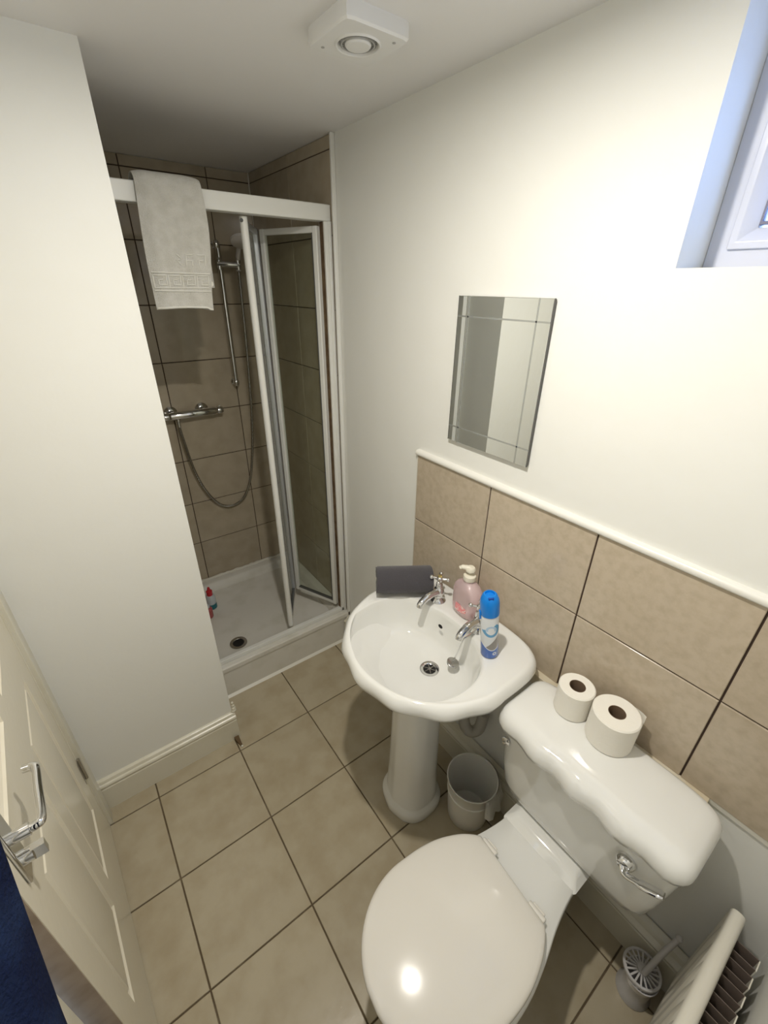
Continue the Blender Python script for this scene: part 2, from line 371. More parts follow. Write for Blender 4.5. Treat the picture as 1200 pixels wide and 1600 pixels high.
# door frame
fr = boxes((XL-0.10, XL+0.006, DY1+0.002, DY1+0.04, 0, DZ+0.02), (XL-0.10, XL+0.006, DY0-0.035, DY0-0.005, 0, DZ+0.02), (XL-0.10, XL+0.006, DY0-0.005, DY1+0.002, DZ, DZ+0.03))
props(obj('trim_5', fr, M['gloss'], bevel=0.002), 'cream painted door frame lining', kind='structure')
bm = bmesh.new(); prism(bm, [(XL, DY1+0.012), (XL+0.017, DY1+0.012), (XL+0.017, DY1+0.060), (XL+0.010, DY1+0.075), (XL, DY1+0.078)], 2, 0, DZ+0.02)
prism(bm, [(XL, DY0-0.012), (XL+0.017, DY0-0.012), (XL+0.014, DY0-0.05), (XL+0.008, DY0-0.070), (XL, DY0-0.072)], 2, 0, DZ+0.02)
props(obj('trim_6', bm, M['gloss'], bevel=0.0015), 'cream painted architrave around the door', kind='structure')

# ------------------------------------------------------------------ door leaf (local: u along the leaf from the hinge, n = out into the room)
d0 = Vector((-1.266, 0.343)); d1 = Vector((-1.233, -0.282)); du = (d1-d0).normalized()
door = bpy.data.objects.new('door_1', None); link(door); door['kind'] = 'structure'; door['label'] = 'cream moulded panel door standing slightly ajar'
door.matrix_world = Matrix(((du.x, -du.y, 0, d0.x), (du.y, du.x, 0, d0.y), (0, 0, 1, 0.006), (0, 0, 0, 1)))
# local x = along leaf, local y = towards the room (du rotated +90: (-dy, dx)) -> check sign
DW, DT, DH = 0.760, 0.040, 1.985
def door_leaf():
    bm = bmesh.new()
    panels = []
    cols = [(0.105, 0.350), (0.425, 0.665)]; rows = [(0.275, 0.885), (1.045, 1.62), (1.70, 1.88)]
    us = [0] + [v for c in cols for v in c] + [DW]; zs = [0] + [v for r in rows for v in r] + [DH]
    def q(a, b, c, d): bm.faces.new([bm.verts.new(p) for p in (a, b, c, d)])
    for side, y0 in ((1, 0.0), (-1, -DT)):
        for i in range(len(us)-1):
            for k in range(len(zs)-1):
                u0, u1, z0, z1 = us[i], us[i+1], zs[k], zs[k+1]
                if i % 2 == 1 and k % 2 == 1:
                    steps = [(0, 0), (0.003, -0.0045), (0.009, -0.0080), (0.018, -0.0080), (0.025, -0.0025), (0.034, -0.0010)]
                    rings = [[(u0+e, y0+side*d, z0+e), (u1-e, y0+side*d, z0+e), (u1-e, y0+side*d, z1-e), (u0+e, y0+side*d, z1-e)] for e, d in steps]
                    loft(bm, rings, cap0=False, cap1=True)
                else: q((u0, y0, z0), (u1, y0, z0), (u1, y0, z1), (u0, y0, z1))
    q((0, 0, 0), (0, -DT, 0), (0, -DT, DH), (0, 0, DH)); q((DW, 0, 0), (DW, -DT, 0), (DW, -DT, DH), (DW, 0, DH))
    q((0, 0, 0), (DW, 0, 0), (DW, -DT, 0), (0, -DT, 0)); q((0, 0, DH), (DW, 0, DH), (DW, -DT, DH), (0, -DT, DH))
    bmesh.ops.remove_doubles(bm, verts=bm.verts, dist=1e-5)
    return bm
obj('door_leaf', door_leaf(), M['door'], door, smooth=20)
obj('bare_edge', boxes((DW, DW+0.001, -DT, -0.001, 0, DH)), M['redge'], door)['label'] = 'unpainted brown edge of the door'
obj('latch_plate', boxes((DW+0.001, DW+0.0025, -0.032, -0.010, 0.93, 1.09)), M['redge'], door)
hg = bmesh.new(); tube(hg, [(-0.004, 0.004, 0.30), (-0.004, 0.004, 0.40)], 0.006, 10); box(hg, 0.0, 0.022, -0.001, 0.0015, 0.30, 0.40)
obj('hinge', hg, M['steel'], door, smooth=True)
# handle: backplate, lever, thumb turn
hp = bmesh.new(); box(hp, 0.682, 0.726, 0, 0.007, 0.975, 1.135)
plate = obj('handle_plate', hp, M['chrome'], door, bevel=0.003)
lv = bmesh.new(); tube(lv, [(0.704, 0.007, 1.065), (0.704, 0.030, 1.065)], 0.010, 14)
tube(lv, spline([(0.704, 0.026, 1.065), (0.704, 0.038, 1.065), (0.696, 0.045, 1.065), (0.640, 0.045, 1.067), (0.600, 0.045, 1.068), (0.591, 0.040, 1.068), (0.588, 0.028, 1.068)], 6), 0.0068, 12, flat=1.1)
obj('lever', lv, M['chrome'], plate, smooth=True)
tt = bmesh.new(); tube(tt, [(0.706, 0.007, 1.015), (0.706, 0.020, 1.015)], 0.012, 18); box(tt, 0.700, 0.712, 0.018, 0.036, 1.003, 1.027)
obj('thumb_turn', tt, M['chrome'], plate, smooth=True)

# wooden chip and screw at the skirting end
t = thing('wood_splinter', 'small splinter of dark wood with a pale tip at the skirting corner', 'wood splinter', (-0.757, 0.395, 0))
bm = bmesh.new(); loft(bm, [[(-0.012, 0.020, 0.002), (0.008, 0.022, 0.002), (0.008, 0.022, 0.022), (-0.012, 0.020, 0.026)], [(0.000, -0.022, 0.002), (0.008, -0.022, 0.002), (0.008, -0.022, 0.006), (0.000, -0.022, 0.006)]])
obj('splinter', bm, M['wood'], t)
bm = bmesh.new(); sphere(bm, (0.005, -0.026, 0.005), 0.005, 10); obj('tip', bm, M['caulk'], t, smooth=True)

# ------------------------------------------------------------------ window
win = bpy.data.objects.new('window_1', None); link(win); win.location = (0.12, (WY0+WY1)/2, (WZ0+WZ1)/2); win['kind'] = 'structure'; win['label'] = 'small white plastic framed window high in the right wall'
def wpart(name, bm, mt, par, **k):
    bmesh.ops.translate(bm, verts=bm.verts, vec=-Vector(win.location)); return obj(name, bm, mt, par, **k)
def ring_frame(x0, x1, y0, y1, z0, z1, w_, slope=0.0):
    """picture-frame with mitred bevel on the inside front (x0 is the room side)"""
    bm = bmesh.new()
    r = lambda e, x: [(x, y0+e, z0+e), (x, y1-e, z0+e), (x, y1-e, z1-e), (x, y0+e, z1-e)]
    loft(bm, [r(0, x1), r(0, x0), r(w_, x0), r(w_+slope, x0+slope*0.9), r(w_+slope, x1), r(0, x1)], cap0=False, cap1=False)
    bmesh.ops.remove_doubles(bm, verts=bm.verts, dist=1e-5); return bm
of = wpart('window_frame', ring_frame(0.120, 0.17, WY0, WY1, WZ0-0.002, WZ1, 0.036), M['upvc'], win, bevel=0.002)
sa = wpart('sash', ring_frame(0.114, 0.16, WY0+0.034, WY1-0.034, WZ0+0.033, WZ1-0.034, 0.012, 0.022), M['upvc'], win, bevel=0.0015)
gk = wpart('gasket', ring_frame(0.134, 0.150, WY0+0.066, WY1-0.066, WZ0+0.072, WZ1-0.066, 0.005), mat('gasket_grey', (0.18, 0.18, 0.24), 0.5), win)
wpart('pane', boxes((0.142, 0.148, WY0+0.068, WY1-0.068, WZ0+0.074, WZ1-0.068)), M['frost'], win)

# ------------------------------------------------------------------ ceiling light (just above the frame) and extractor fan
t = thing('ceiling_light', 'round white ceiling light in the middle of the ceiling', 'light', (LAMP_XY[0], LAMP_XY[1], CEIL))
bm = bmesh.new(); lathe(bm, [(0.045, 0), (0.046, -0.004), (0.038, -0.006), (0.029, -0.006), (0.028, -0.003)], 40); obj('rim', bm, M['fan'], t, smooth=True)
bm = bmesh.new(); lathe(bm, [(0, -0.0045), (0.0272, -0.0045)], 40)
obj('diffuser', bm, mat('lamp_diffuser', (1, 1, 1), 0.5, emis=((1.0, 0.95, 0.865), LAMP_POWER)), t)

t = thing('extractor_fan', 'square white extractor fan with a round grille on the ceiling', 'fan', (-0.3065, 0.0435, CEIL))
H = 0.028; a = 0.0765
bm = bmesh.new()
rr4 = lambda e, z, r=0.008: [(sx*(a-e)-sx*r*(1-math.cos(q)) , sy*(a-e)-sy*r*(1-math.sin(q)), z) for sx, sy, qs in ((1, 1, (0, .5, 1)), (-1, 1, (1, .5, 0)), (-1, -1, (0, .5, 1)), (1, -1, (1, .5, 0))) for q in [k*PI/2 for k in qs]]
def rect_to_circle(z, r, n=48):
    return [(r*math.cos(2*PI*i/n), r*math.sin(2*PI*i/n), z) for i in range(n)]
def sq(e, z, n=48):
    out = []
    for i in range(n):
        th = 2*PI*i/n; c, s = math.cos(th), math.sin(th); p = 14
        k = (abs(c)**p + abs(s)**p)**(-1/p); out.append(((a-e)*c*k, (a-e)*s*k, z))
    return out
loft(bm, [sq(0, 0), sq(0, -H+0.004), sq(0.003, -H), rect_to_circle(-H, 0.0475), rect_to_circle(-H-0.003, 0.0450), rect_to_circle(-H-0.002, 0.0425), rect_to_circle(-H+0.010, 0.038), rect_to_circle(-H+0.012, 0.001)], cap0=False, cap1=True)
obj('housing', bm, M['fan'], t, smooth=25)
bm = bmesh.new()
for r in (0.0335,): lathe(bm, [(r-0.0012, -H+0.004), (r-0.0012, -H-0.001), (r+0.0012, -H-0.001), (r+0.0012, -H+0.004)], 36)
for k in range(24):
    an = 2*PI*k/24; m_ = Matrix.Rotation(an, 4, 'Z'); vs = box(bm, 0.020, 0.038, -0.0006, 0.0006, -H+0.001, -H+0.009); bmesh.ops.transform(bm, matrix=m_, verts=vs)
obj('grille_ring', bm, M['fang'], t, smooth=True)
bm = bmesh.new(); lathe(bm, [(0.0265, -H+0.010), (0.027, -H-0.001), (0.024, -H-0.004), (0, -H-0.005)], 36); obj('centre_disc', bm, M['fan'], t, smooth=True)
for sx, sy in ((1, -1), (-1, 1)):
    bm = bmesh.new(); lathe(bm, [(0.0035, -H+0.001), (0.0035, -H-0.001), (0, -H-0.001)], 12, (sx*0.052, sy*0.052, 0)); obj('screw', bm, M['fang'], t)

# ------------------------------------------------------------------ mirror
MY0, MY1, MZ0, MZ1 = -0.3115, -0.006, 1.374, 1.790
t = thing('mirror', 'frameless rectangular wall mirror with cut border lines above the basin', 'mirror', (0, (MY0+MY1)/2, MZ0))
def loc(bm, t): bmesh.ops.translate(bm, verts=bm.verts, vec=-Vector(t.location)); return bm
obj('backing', loc(boxes((-0.004, 0.003, MY0+0.002, MY1-0.002, MZ0+0.002, MZ1-0.002)), t), M['mback'], t)
bm = boxes((-0.0095, -0.004, MY0, MY1, MZ0, MZ1)); mp = obj('glass', loc(bm, t), M['mirror'], t, bevel=0.0012)
bm = bmesh.new(); i_ = 0.040
for y in (MY0+i_, MY1-i_): box(bm, -0.0100, -0.0093, y-0.0021, y+0.0021, MZ0, MZ1)
for z in (MZ0+0.048, MZ1-0.052): box(bm, -0.0100, -0.0093, MY0, MY1, z-0.0021, z+0.0021)
obj('cut_line', loc(bm, t), M['groove'], t)
# four clip-less edge tape lines on both sides show the glass thickness
for ya in (MY0-0.0006, MY1): obj('edge', loc(boxes((-0.0098, -0.003, ya, ya+0.0006, MZ0, MZ1)), t), M['mback'], t)

# ------------------------------------------------------------------ shower tray
TZ = 0.190
def rrect(x0, x1, y0, y1, r, z, n=6):
    out = []
    for cx, cy, a0 in ((x1-r, y1-r, 0), (x0+r, y1-r, PI/2), (x0+r, y0+r, PI), (x1-r, y0+r, 1.5*PI)):
        for k in range(n+1):
            q = a0 + PI/2*k/n; out.append((cx+r*math.cos(q), cy+r*math.sin(q), z))
    return out
t = thing('shower_tray', 'raised white shower tray with a round waste near its front', 'shower tray', (-0.37, 1.05, 0))
bm = bmesh.new()
x0, x1, y0, y1 = XS+0.003, -0.005, YT+0.003, YB-0.006
loft(bm, [rrect(x0, x1, y0, y1, 0.004, 0.0), rrect(x0, x1, y0, y1, 0.004, TZ-0.030), rrect(x0, x1, y0-0.006, y1, 0.006, TZ-0.028), rrect(x0, x1, y0-0.006, y1, 0.006, TZ-0.006), rrect(x0, x1, y0-0.001, y1-0.002, 0.008, TZ),
          rrect(x0+0.035, x1-0.035, y0+0.060, y1-0.045, 0.03, TZ-0.001), rrect(x0+0.045, x1-0.042, y0+0.070, y1-0.055, 0.04, TZ-0.008), rrect(x0+0.060, x1-0.055, y0+0.085, y1-0.075, 0.05, TZ-0.050), rrect(x0+0.09, x1-0.08, y0+0.11, y1-0.10, 0.05, TZ-0.058), rrect(x0+0.16, x1-0.2, y0+0.18, y1-0.3, 0.05, TZ-0.062)])
loc(bm, t); obj('tray_body', bm, M['tray'], t, smooth=35)
bm = bmesh.new(); c_ = (-0.575, 0.852, TZ-0.0605)
lathe(bm, [(0.045, 0.0), (0.043, 0.004), (0.030, 0.003), (0.026, -0.002)], 32, c_); loc(bm, t); w_ = obj('waste_rim', bm, M['steel'], t, smooth=True)
bm = bmesh.new(); lathe(bm, [(0, 0.001), (0.028, 0.001)], 24, c_); loc(bm, t); obj('waste_hole', bm, M['dark'], t)
bm = bmesh.new(); prism(bm, [(YT-0.010, 0), (YT+0.004, 0), (YT+0.004, 0.010)], 0, XW, -0.01)
props(obj('trim_7', bm, M['caulk']), 'white sealant line where the shower tray meets the floor', kind='structure')
bm = bmesh.new()
pts = [(-0.01, YB-0.012, TZ+0.002)]
for k in range(40): pts.append((-0.02-0.76*k/39, YB-0.010+random.uniform(-0.004, 0.003), TZ+0.003+random.uniform(-0.002, 0.003)))
tube(bm, pts[1:], [0.009+random.uniform(-0.002, 0.003) for _ in pts[1:]], 8)
props(obj('trim_8', bm, M['caulk'], smooth=True), 'lumpy sealant along the back of the shower tray', kind='structure')

# ------------------------------------------------------------------ shower door frame and folded door
t = thing('shower_door', 'white framed bi-fold shower door folded open on the right', 'shower door', (-0.37, 0.71, TZ))
FY = 0.712
def P(name, bm, mt, par=None, **k): return obj(name, loc(bm, t), mt, par or t, **k)
P('top_rail', boxes((XW+0.001, -0.006, FY-0.026, FY+0.022, 2.020, 2.072)), M['alu'], bevel=0.003)
bm = boxes((-0.034, -0.006, FY-0.024, FY+0.018, TZ, 2.021), (-0.020, -0.007, FY-0.032, FY-0.022, TZ, 2.021)); P('side_jamb', bm, M['alu'], bevel=0.003)
bm = boxes((XW+0.001, XW+0.028, YT+0.004, FY+0.026, TZ, 2.021)); P('side_jamb', bm, M['alu'], bevel=0.003)
P('seal', boxes((-0.0355, -0.033, FY-0.014, FY+0.010, TZ+0.02, 2.019)), M['seal'])['label'] = 'brown stained seal'
bm = boxes((XW+0.001, -0.006, FY-0.024, FY+0.006, TZ+0.0005, TZ+0.014), (XW+0.001, -0.006, FY-0.024, FY-0.018, TZ+0.012, TZ+0.022)); P('bottom_rail', bm, M['alu'], bevel=0.002)
def leaf(A, B, mt, mtb, w_=0.022, tk=0.022, z0=0.222, z1=2.008, nm='hinged_panel'):
    """frame between plan points A and B (as two stiles, two rails, one pane)"""
    A = Vector(A); B = Vector(B); d = (B-A); L = d.length; d.normalize(); n = Vector((-d.y, d.x))
    T = Matrix(((d.x, n.x, 0, A.x), (d.y, n.y, 0, A.y), (0, 0, 1, 0), (0, 0, 0, 1)))
    def pb(name, bm, m_, par, **k):
        bmesh.ops.transform(bm, matrix=T, verts=bm.verts); return obj(name, loc(bm, t), m_, par, **k)
    h = tk/2
    f = pb(nm, boxes((0, w_, -h, h, z0, z1), (L-w_, L, -h, h, z0, z1), (w_, L-w_, -h*0.8, h*0.8, z0, z0+w_), (w_, L-w_, -h*0.8, h*0.8, z1-w_, z1)), mt, t, bevel=0.003)
    pb('pane', boxes((w_-0.003, L-w_+0.003, -0.002, 0.002, z0+w_-0.003, z1-w_+0.003)), M['glass'], f)
    pb('pane_gasket', boxes((w_-0.001, w_+0.003, -h-0.0005, h+0.0005, z0+w_, z1-w_), (w_, L-w_, -h*0.85, h*0.85, z0+w_-0.001, z0+w_+0.003)), M['mback'], f)
    return f, T
hinge_p, fold_p, piv_p = (-0.042, 0.722), (-0.158, 0.985), (-0.318, 0.742)
leaf(hinge_p, fold_p, M['alu'], None)
leaf(piv_p, (-0.182, 0.985), M['alug'], None, nm='sliding_panel')
# rounded white edge profile of the sliding leaf and its pins
bm = bmesh.new(); tube(bm, [(piv_p[0]-0.002, piv_p[1]-0.004, 0.205), (piv_p[0]-0.002, piv_p[1]-0.004, 2.016)], 0.0135, 14); P('edge_profile', bm, M['alu'], smooth=True)
bm = bmesh.new(); tube(bm, [(-0.170, 1.000, 0.224), (-0.170, 1.000, 2.004)], 0.009, 12); P('fold_hinge', bm, M['alug'], smooth=True)
bm = bmesh.new()
lathe(bm, [(0.006, -0.003), (0.006, 0.003), (0, 0.003)], 12, (piv_p[0]-0.012, piv_p[1]-0.013, 2.004), R(dx=PI/2, dz=-0.6)); P('pivot_pin', bm, M['mback'])

# ------------------------------------------------------------------ mixer valve, rail, hose, head
VZ = 1.222; VY = 1.378
t = thing('shower_mixer', 'chrome thermostatic bar mixer on the shower back wall', 'shower valve', (-0.45, YB, VZ))
bm = bmesh.new(); prof = [(0, -0.155), (0.014, -0.155), (0.0165, -0.150), (0.0165, -0.120), (0.018, -0.117), (0.020, -0.112), (0.020, 0.106), (0.018, 0.110), (0.0165, 0.114), (0.0165, 0.142), (0.0145, 0.148), (0, 0.148)]
lathe(bm, prof, 28, (-0.455, VY, VZ), R(dy=PI/2)); P('bar', bm, M['chrome'], smooth=30)
for xx in (-0.555, -0.402):
    bm = bmesh.new(); lathe(bm, [(0.034, 0), (0.033, 0.006), (0.024, 0.013), (0.016, 0.016), (0.016, 0.05), (0, 0.05)], 28, (xx, YB-0.003, VZ+0.006), R(dx=PI/2)); P('wall_flange', bm, M['chrome'], smooth=35)
for sx in (-1, 1):
    bm = bmesh.new(); lathe(bm, [(0.0175, -0.013), (0.019, -0.008), (0.019, 0.008), (0.0175, 0.013)], 24, (-0.455+sx*0.133, VY, VZ), R(dy=PI/2))
    box(bm, -0.455+sx*0.133-0.004, -0.455+sx*0.133+0.004, VY-0.004, VY+0.004, VZ+0.018, VZ+0.026); P('control_knob', bm, M['chrome'], smooth=35)
bm = bmesh.new(); lathe(bm, [(0.010, -0.045), (0.010, -0.018), (0.013, -0.016), (0.013, 0)], 16, (-0.537, VY, VZ-0.012)); P('hose_outlet', bm, M['chrome'], smooth=35)

t = thing('riser_rail', 'slim chrome riser rail with slider bracket on the shower back wall', 'shower rail', (-0.21, YB, 1.34))
RX = -0.2125; RY = 1.385
bm = bmesh.new(); tube(bm, [(RX, RY, 1.345), (RX+0.004, RY, 1.985)], 0.0120, 16); P('pole', bm, M['chrome'], smooth=True)
for zz in (1.352, 1.975):
    bm = bmesh.new(); lathe(bm, [(0.016, 0), (0.016, 0.010), (0.011, 0.014), (0.011, 0.05), (0, 0.052)], 20, (RX, YB-0.004, zz), R(dx=PI/2)); sphere(bm, (RX, RY, zz), 0.016, 14, 1.3); P('wall_bracket', bm, M['chrome'], smooth=35)
bm = bmesh.new(); tube(bm, [(RX-0.012, RY-0.004, 1.897), (RX+0.092, RY-0.016, 1.893)], 0.015, 16); lathe(bm, [(0.016, -0.025), (0.018, 0), (0.016, 0.025)], 20, (RX, RY, 1.897)); lathe(bm, [(0.013, -0.02), (0.014, 0.02)], 16, (RX+0.085, RY-0.016, 1.893)); P('slider', bm, M['chrome'], smooth=35)

t = thing('hand_shower', 'pale hand shower head held on the rail bracket', 'shower head', (RX+0.085, RY-0.02, 1.893))
bm = bmesh.new(); tube(bm, spline([(RX+0.085, RY-0.016, 1.868), (RX+0.088, RY-0.020, 1.92), (RX+0.088, RY-0.045, 1.960), (RX+0.086, RY-0.075, 1.985)], 6), [0.010]*7+[0.011]*6+[0.013]*6, 14); P('handle', bm, M['shead'], smooth=True)
bm = bmesh.new(); lathe(bm, [(0, -0.022), (0.040, -0.020), (0.055, -0.012), (0.056, -0.002), (0.038, 0.010), (0, 0.016)], 28, (RX+0.092, RY-0.100, 1.992), R(dx=math.radians(-24), dy=math.radians(10))); P('head', bm, M['shead'], smooth=35)

t = thing('shower_hose', 'flexible metal shower hose hanging in a loop below the mixer', 'hose', (-0.4, 1.36, 0.65))
hpts = spline([(-0.537, VY, VZ-0.052), (-0.532, VY-0.005, 1.10), (-0.510, VY, 0.93), (-0.470, VY+0.01, 0.79), (-0.410, 1.40, 0.685), (-0.345, 1.405, 0.648), (-0.270, 1.405, 0.672), (-0.215, 1.405, 0.76), (-0.178, 1.40, 0.92), (-0.152, 1.39, 1.15), (-0.140, 1.38, 1.40), (-0.132, RY-0.012, 1.65), (-0.128, RY-0.016, 1.865)], 22)
bm = bmesh.new(); tube(bm, hpts, [0.0072 if i % 2 else 0.0062 for i in range(len(hpts))], 10); obj('hose', loc(bm, t), M['steel'], t)

# toiletries in the tray corner
def bottle(name, label, loc_, prof, mt, capm, bands=None):
    t_ = thing(name, label, 'bottle', loc_)
    bm = bmesh.new(); lathe(bm, prof[0], 24); obj('body', bm, mt, t_, smooth=35)
    bm = bmesh.new(); lathe(bm, prof[1], 20); obj('cap', bm, capm, t_, smooth=35)
    if bands:
        bm = bmesh.new(); lathe(bm, bands[0], 24); obj('label_band', bm, bands[1], t_, smooth=35)
    return t_
ZB = TZ-0.058
b1 = bottle('shampoo_bottle', 'small pale bottle with a red cap and dark teal band in the tray corner', (-0.598, 1.215, ZB+0.001), ([(0, 0), (0.024, 0), (0.027, 0.006), (0.027, 0.080), (0.020, 0.092), (0, 0.093)], [(0.016, 0.091), (0.017, 0.120), (0.010, 0.124), (0.006, 0.145), (0, 0.146)]), M['paleb'], M['redp'], ([(0.0275, 0.004), (0.0278, 0.006), (0.0278, 0.034), (0.0275, 0.036)], M['teal']))
b2 = bottle('body_wash_bottle', 'dull pink bottle half hidden by the wall edge, behind the red capped one', (-0.648, 1.235, ZB+0.001), ([(0, 0), (0.026, 0), (0.029, 0.008), (0.028, 0.120), (0.018, 0.134), (0, 0.135)], [(0.014, 0.133), (0.015, 0.155), (0, 0.157)]), M['pinkp'], M['redp'])
b3 = bottle('conditioner_bottle', 'short pink bottle standing nearest the wall edge in the tray', (-0.636, 1.145, ZB+0.001), ([(0, 0), (0.021, 0), (0.023, 0.005), (0.023, 0.055), (0.015, 0.066), (0, 0.067)], [(0.012, 0.066), (0.012, 0.082), (0, 0.083)]), M['pinkp'], M['paleb'])

# ------------------------------------------------------------------ grey towel over the rail
t = thing('bath_towel', 'light grey towel with a woven key border hung over the shower rail', 'towel', (-0.56, FY, 2.08))
bm = bmesh.new(); nx, ns = 30, 60
path = [(FY+0.036, 1.84), (FY+0.036, 2.02)]
ctr = spline([(0, FY+0.040, 1.80), (0, FY+0.038, 2.00), (0, FY+0.034, 2.070), (0, FY+0.012, 2.090), (0, FY-0.020, 2.091), (0, FY-0.038, 2.074), (0, FY-0.046, 2.02), (0, FY-0.050, 1.90), (0, FY-0.050, 1.738)], 8)
def towel_pt(u, k, off):
    p = ctr[k]; nrm = None
    d = (ctr[min(k+1, len(ctr)-1)] - ctr[max(k-1, 0)]).normalized(); nv = Vector((0, -d.z, d.y))
    s = k/(len(ctr)-1); drop = max(0, (2.07-p.z)/0.34) if k > len(ctr)*0.5 else 0
    xl = -0.652 - 0.012*drop - 0.006*math.sin(drop*3); xr = -0.468 - 0.018*drop + 0.006*math.sin(drop*5)
    edge = 1 - (2*abs(u-0.5))**6
    x = xl + (xr-xl)*u
    wv = 0.0035*math.sin(u*9+k*0.15)*min(1, drop*2) + 0.002*math.sin(u*23+1)
    z = p.z - (0.006*math.sin(u*PI)*-1 + (0.010 if u > 0.93 else 0))*(drop if drop > 0.9 else 0)*0.5
    if k < 12: x = xl + 0.02 + (xr-xl)*u
    q = Vector((x, p.y+wv, z)) - nv*(off*(0.25+0.75*edge))
    return q
K = len(ctr)
outer = [[towel_pt(i/nx, k, -0.006) for i in range(nx+1)] for k in range(K)]
inner = [[towel_pt(i/nx, k, 0.008) for i in range(nx+1)] for k in range(K)]
rings = [o + list(reversed(n_)) for o, n_ in zip(outer, inner)]
loft(bm, rings); P('terry_cloth', bm, M['towel'], smooth=60)
def on_towel(u, z, lift=0.0015):
    k = max(range(K//2, K), key=lambda q: -abs(ctr[q].z-z)); k2 = min(K-1, k+1)
    kk = k
    a_, b_ = (k-1, k) if ctr[k].z < z else (k, min(k+1, K-1))
    f = 0 if a_ == b_ else (ctr[a_].z-z)/max(1e-6, ctr[a_].z-ctr[b_].z)
    p = towel_pt(u, a_, 0.008).lerp(towel_pt(u, b_, 0.008), max(0, min(1, f))); p.y -= lift; return p
def strip(bm, pts, w_=0.0022):
    """raised cord following (u, z) points on the towel face"""
    L = []
    for (u0, z0), (u1, z1) in zip(pts, pts[1:]):
        n_ = max(2, int(abs(u1-u0)*18)+2)
        for q in range(n_): L.append((u0+(u1-u0)*q/n_, z0+(z1-z0)*q/n_))
    L.append(pts[-1]); tube(bm, [on_towel(u, z) for u, z in L], w_, 6)
bm = bmesh.new(); zb = 1.800; hk = 0.034
strip(bm, [(0.03, zb-0.008), (0.5, zb-0.009), (0.97, zb-0.010)]); strip(bm, [(0.03, zb+hk+0.008), (0.5, zb+hk+0.007), (0.97, zb+hk+0.006)])
for k in range(4):
    u = 0.04+k*0.235; d = 0.195
    strip(bm, [(u, zb), (u, zb+hk), (u+d, zb+hk), (u+d, zb+hk*0.25), (u+d*0.38, zb+hk*0.25), (u+d*0.38, zb+hk*0.65), (u+d*0.7, zb+hk*0.65)], 0.0018)
    strip(bm, [(u, zb), (u+0.235, zb)] if k < 3 else [(u, zb), (u+d, zb)], 0.0018)
P('key_border', bm, M['band'], smooth=True)['label'] = 'raised Greek key pattern woven into the towel'
bm = bmesh.new(); z0 = 1.862; hh = 0.030
for k, u in enumerate((0.44, 0.60, 0.77)):
    if k == 0: strip(bm, [(u, z0+hh), (u+0.08, z0+hh*0.6), (u, z0+hh*0.45), (u+0.08, z0)], 0.0018)
    elif k == 1: strip(bm, [(u+0.10, z0+hh), (u, z0+hh), (u, z0), ], 0.0018); strip(bm, [(u, z0+hh*0.45), (u+0.09, z0+hh*0.45), (u+0.09, z0)], 0.0018)
    else: strip(bm, [(u, z0+hh), (u+0.13, z0+hh), (u+0.13, z0)], 0.0018); strip(bm, [(u+0.03, z0), (u+0.03, z0+hh*0.5), (u+0.09, z0+hh*0.5)], 0.0018)
P('raised_motif', bm, M['band'], smooth=True)
bm = bmesh.new(); strip(bm, [(0.02, 1.742), (0.5, 1.742), (0.98, 1.741)], 0.003); P('hem', bm, M['band'], smooth=True)
bm = bmesh.new(); loft(bm, [[(-0.492, FY-0.040, 1.795), (-0.492, FY-0.036, 1.822), (-0.490, FY-0.034, 1.822), (-0.490, FY-0.038, 1.795)], [(-0.474, FY-0.036, 1.808), (-0.474, FY-0.034, 1.818), (-0.473, FY-0.033, 1.818), (-0.473, FY-0.035, 1.808)]])
P('care_tag', bm, M['paper'])

# ------------------------------------------------------------------ basin
BC = Vector((-0.22, -0.222)); RIM = 0.830
def outer_pt(th, grow=0.0, sc=1.0):
    """th measured from the front (-x), D-shaped plan with a scalloped front"""
    c, s = -math.cos(th), math.sin(th)
    if abs(th) <= PI/2:
        r = 0.294 + (0.0032*math.cos(th*360/27) + 0.0005)*sc*(1 if abs(th) < 1.35 else max(0, (PI/2-abs(th))/0.22))
        return BC.x + (r+grow)*c, BC.y + (r+grow)*s
    # back part: superellipse square corner up to the wall
    hx, hy = (-0.004 - BC.x), 0.292
    p = 5.0; k = (abs(c/hx)**p + abs(s/hy)**p)**(-1/p)
    x, y = k*c, k*s
    f = 1 + grow/0.28
    return min(BC.x + x*f, -0.004), BC.y + y*f
bowl = [(543, 976)]
BO = [(-0.427, -0.03), (-0.345, 0.006), (-0.265, 0.008), (-0.185, -0.030), (-0.148, -0.110), (-0.128, -0.215), (-0.135, -0.300), (-0.175, -0.385), (-0.235, -0.428), (-0.300, -0.440), (-0.366, -0.432), (-0.440, -0.382), (-0.484, -0.290), (-0.495, -0.200), (-0.478, -0.110)]
BI = Vector((-0.31, -0.215))
ang = sorted([(math.atan2(y-BI.y, -(x-BI.x)), math.hypot(x-BI.x, y-BI.y)) for x, y in BO])
def bowl_r(th):
    th = (th+PI) % (2*PI) - PI
    A = [(a-2*PI, r) for a, r in ang[-3:]] + ang + [(a+2*PI, r) for a, r in ang[:3]]
    for i in range(1, len(A)-2):
        if A[i][0] <= th <= A[i+1][0]:
            t_ = (th-A[i][0])/(A[i+1][0]-A[i][0]); a, b, c, d = A[i-1][1], A[i][1], A[i+1][1], A[i+2][1]
            return 0.5*((2*b)+(c-a)*t_+(2*a-5*b+4*c-d)*t_*t_+(3*b-a-3*c+d)*t_**3)
    return ang[0][1]
DR = Vector((-0.239, -0.234))      # waste centre
N = 120
def oring(grow, z, sc=1.0): return [(*outer_pt(2*PI*i/N - PI, grow, sc), z) for i in range(N)]
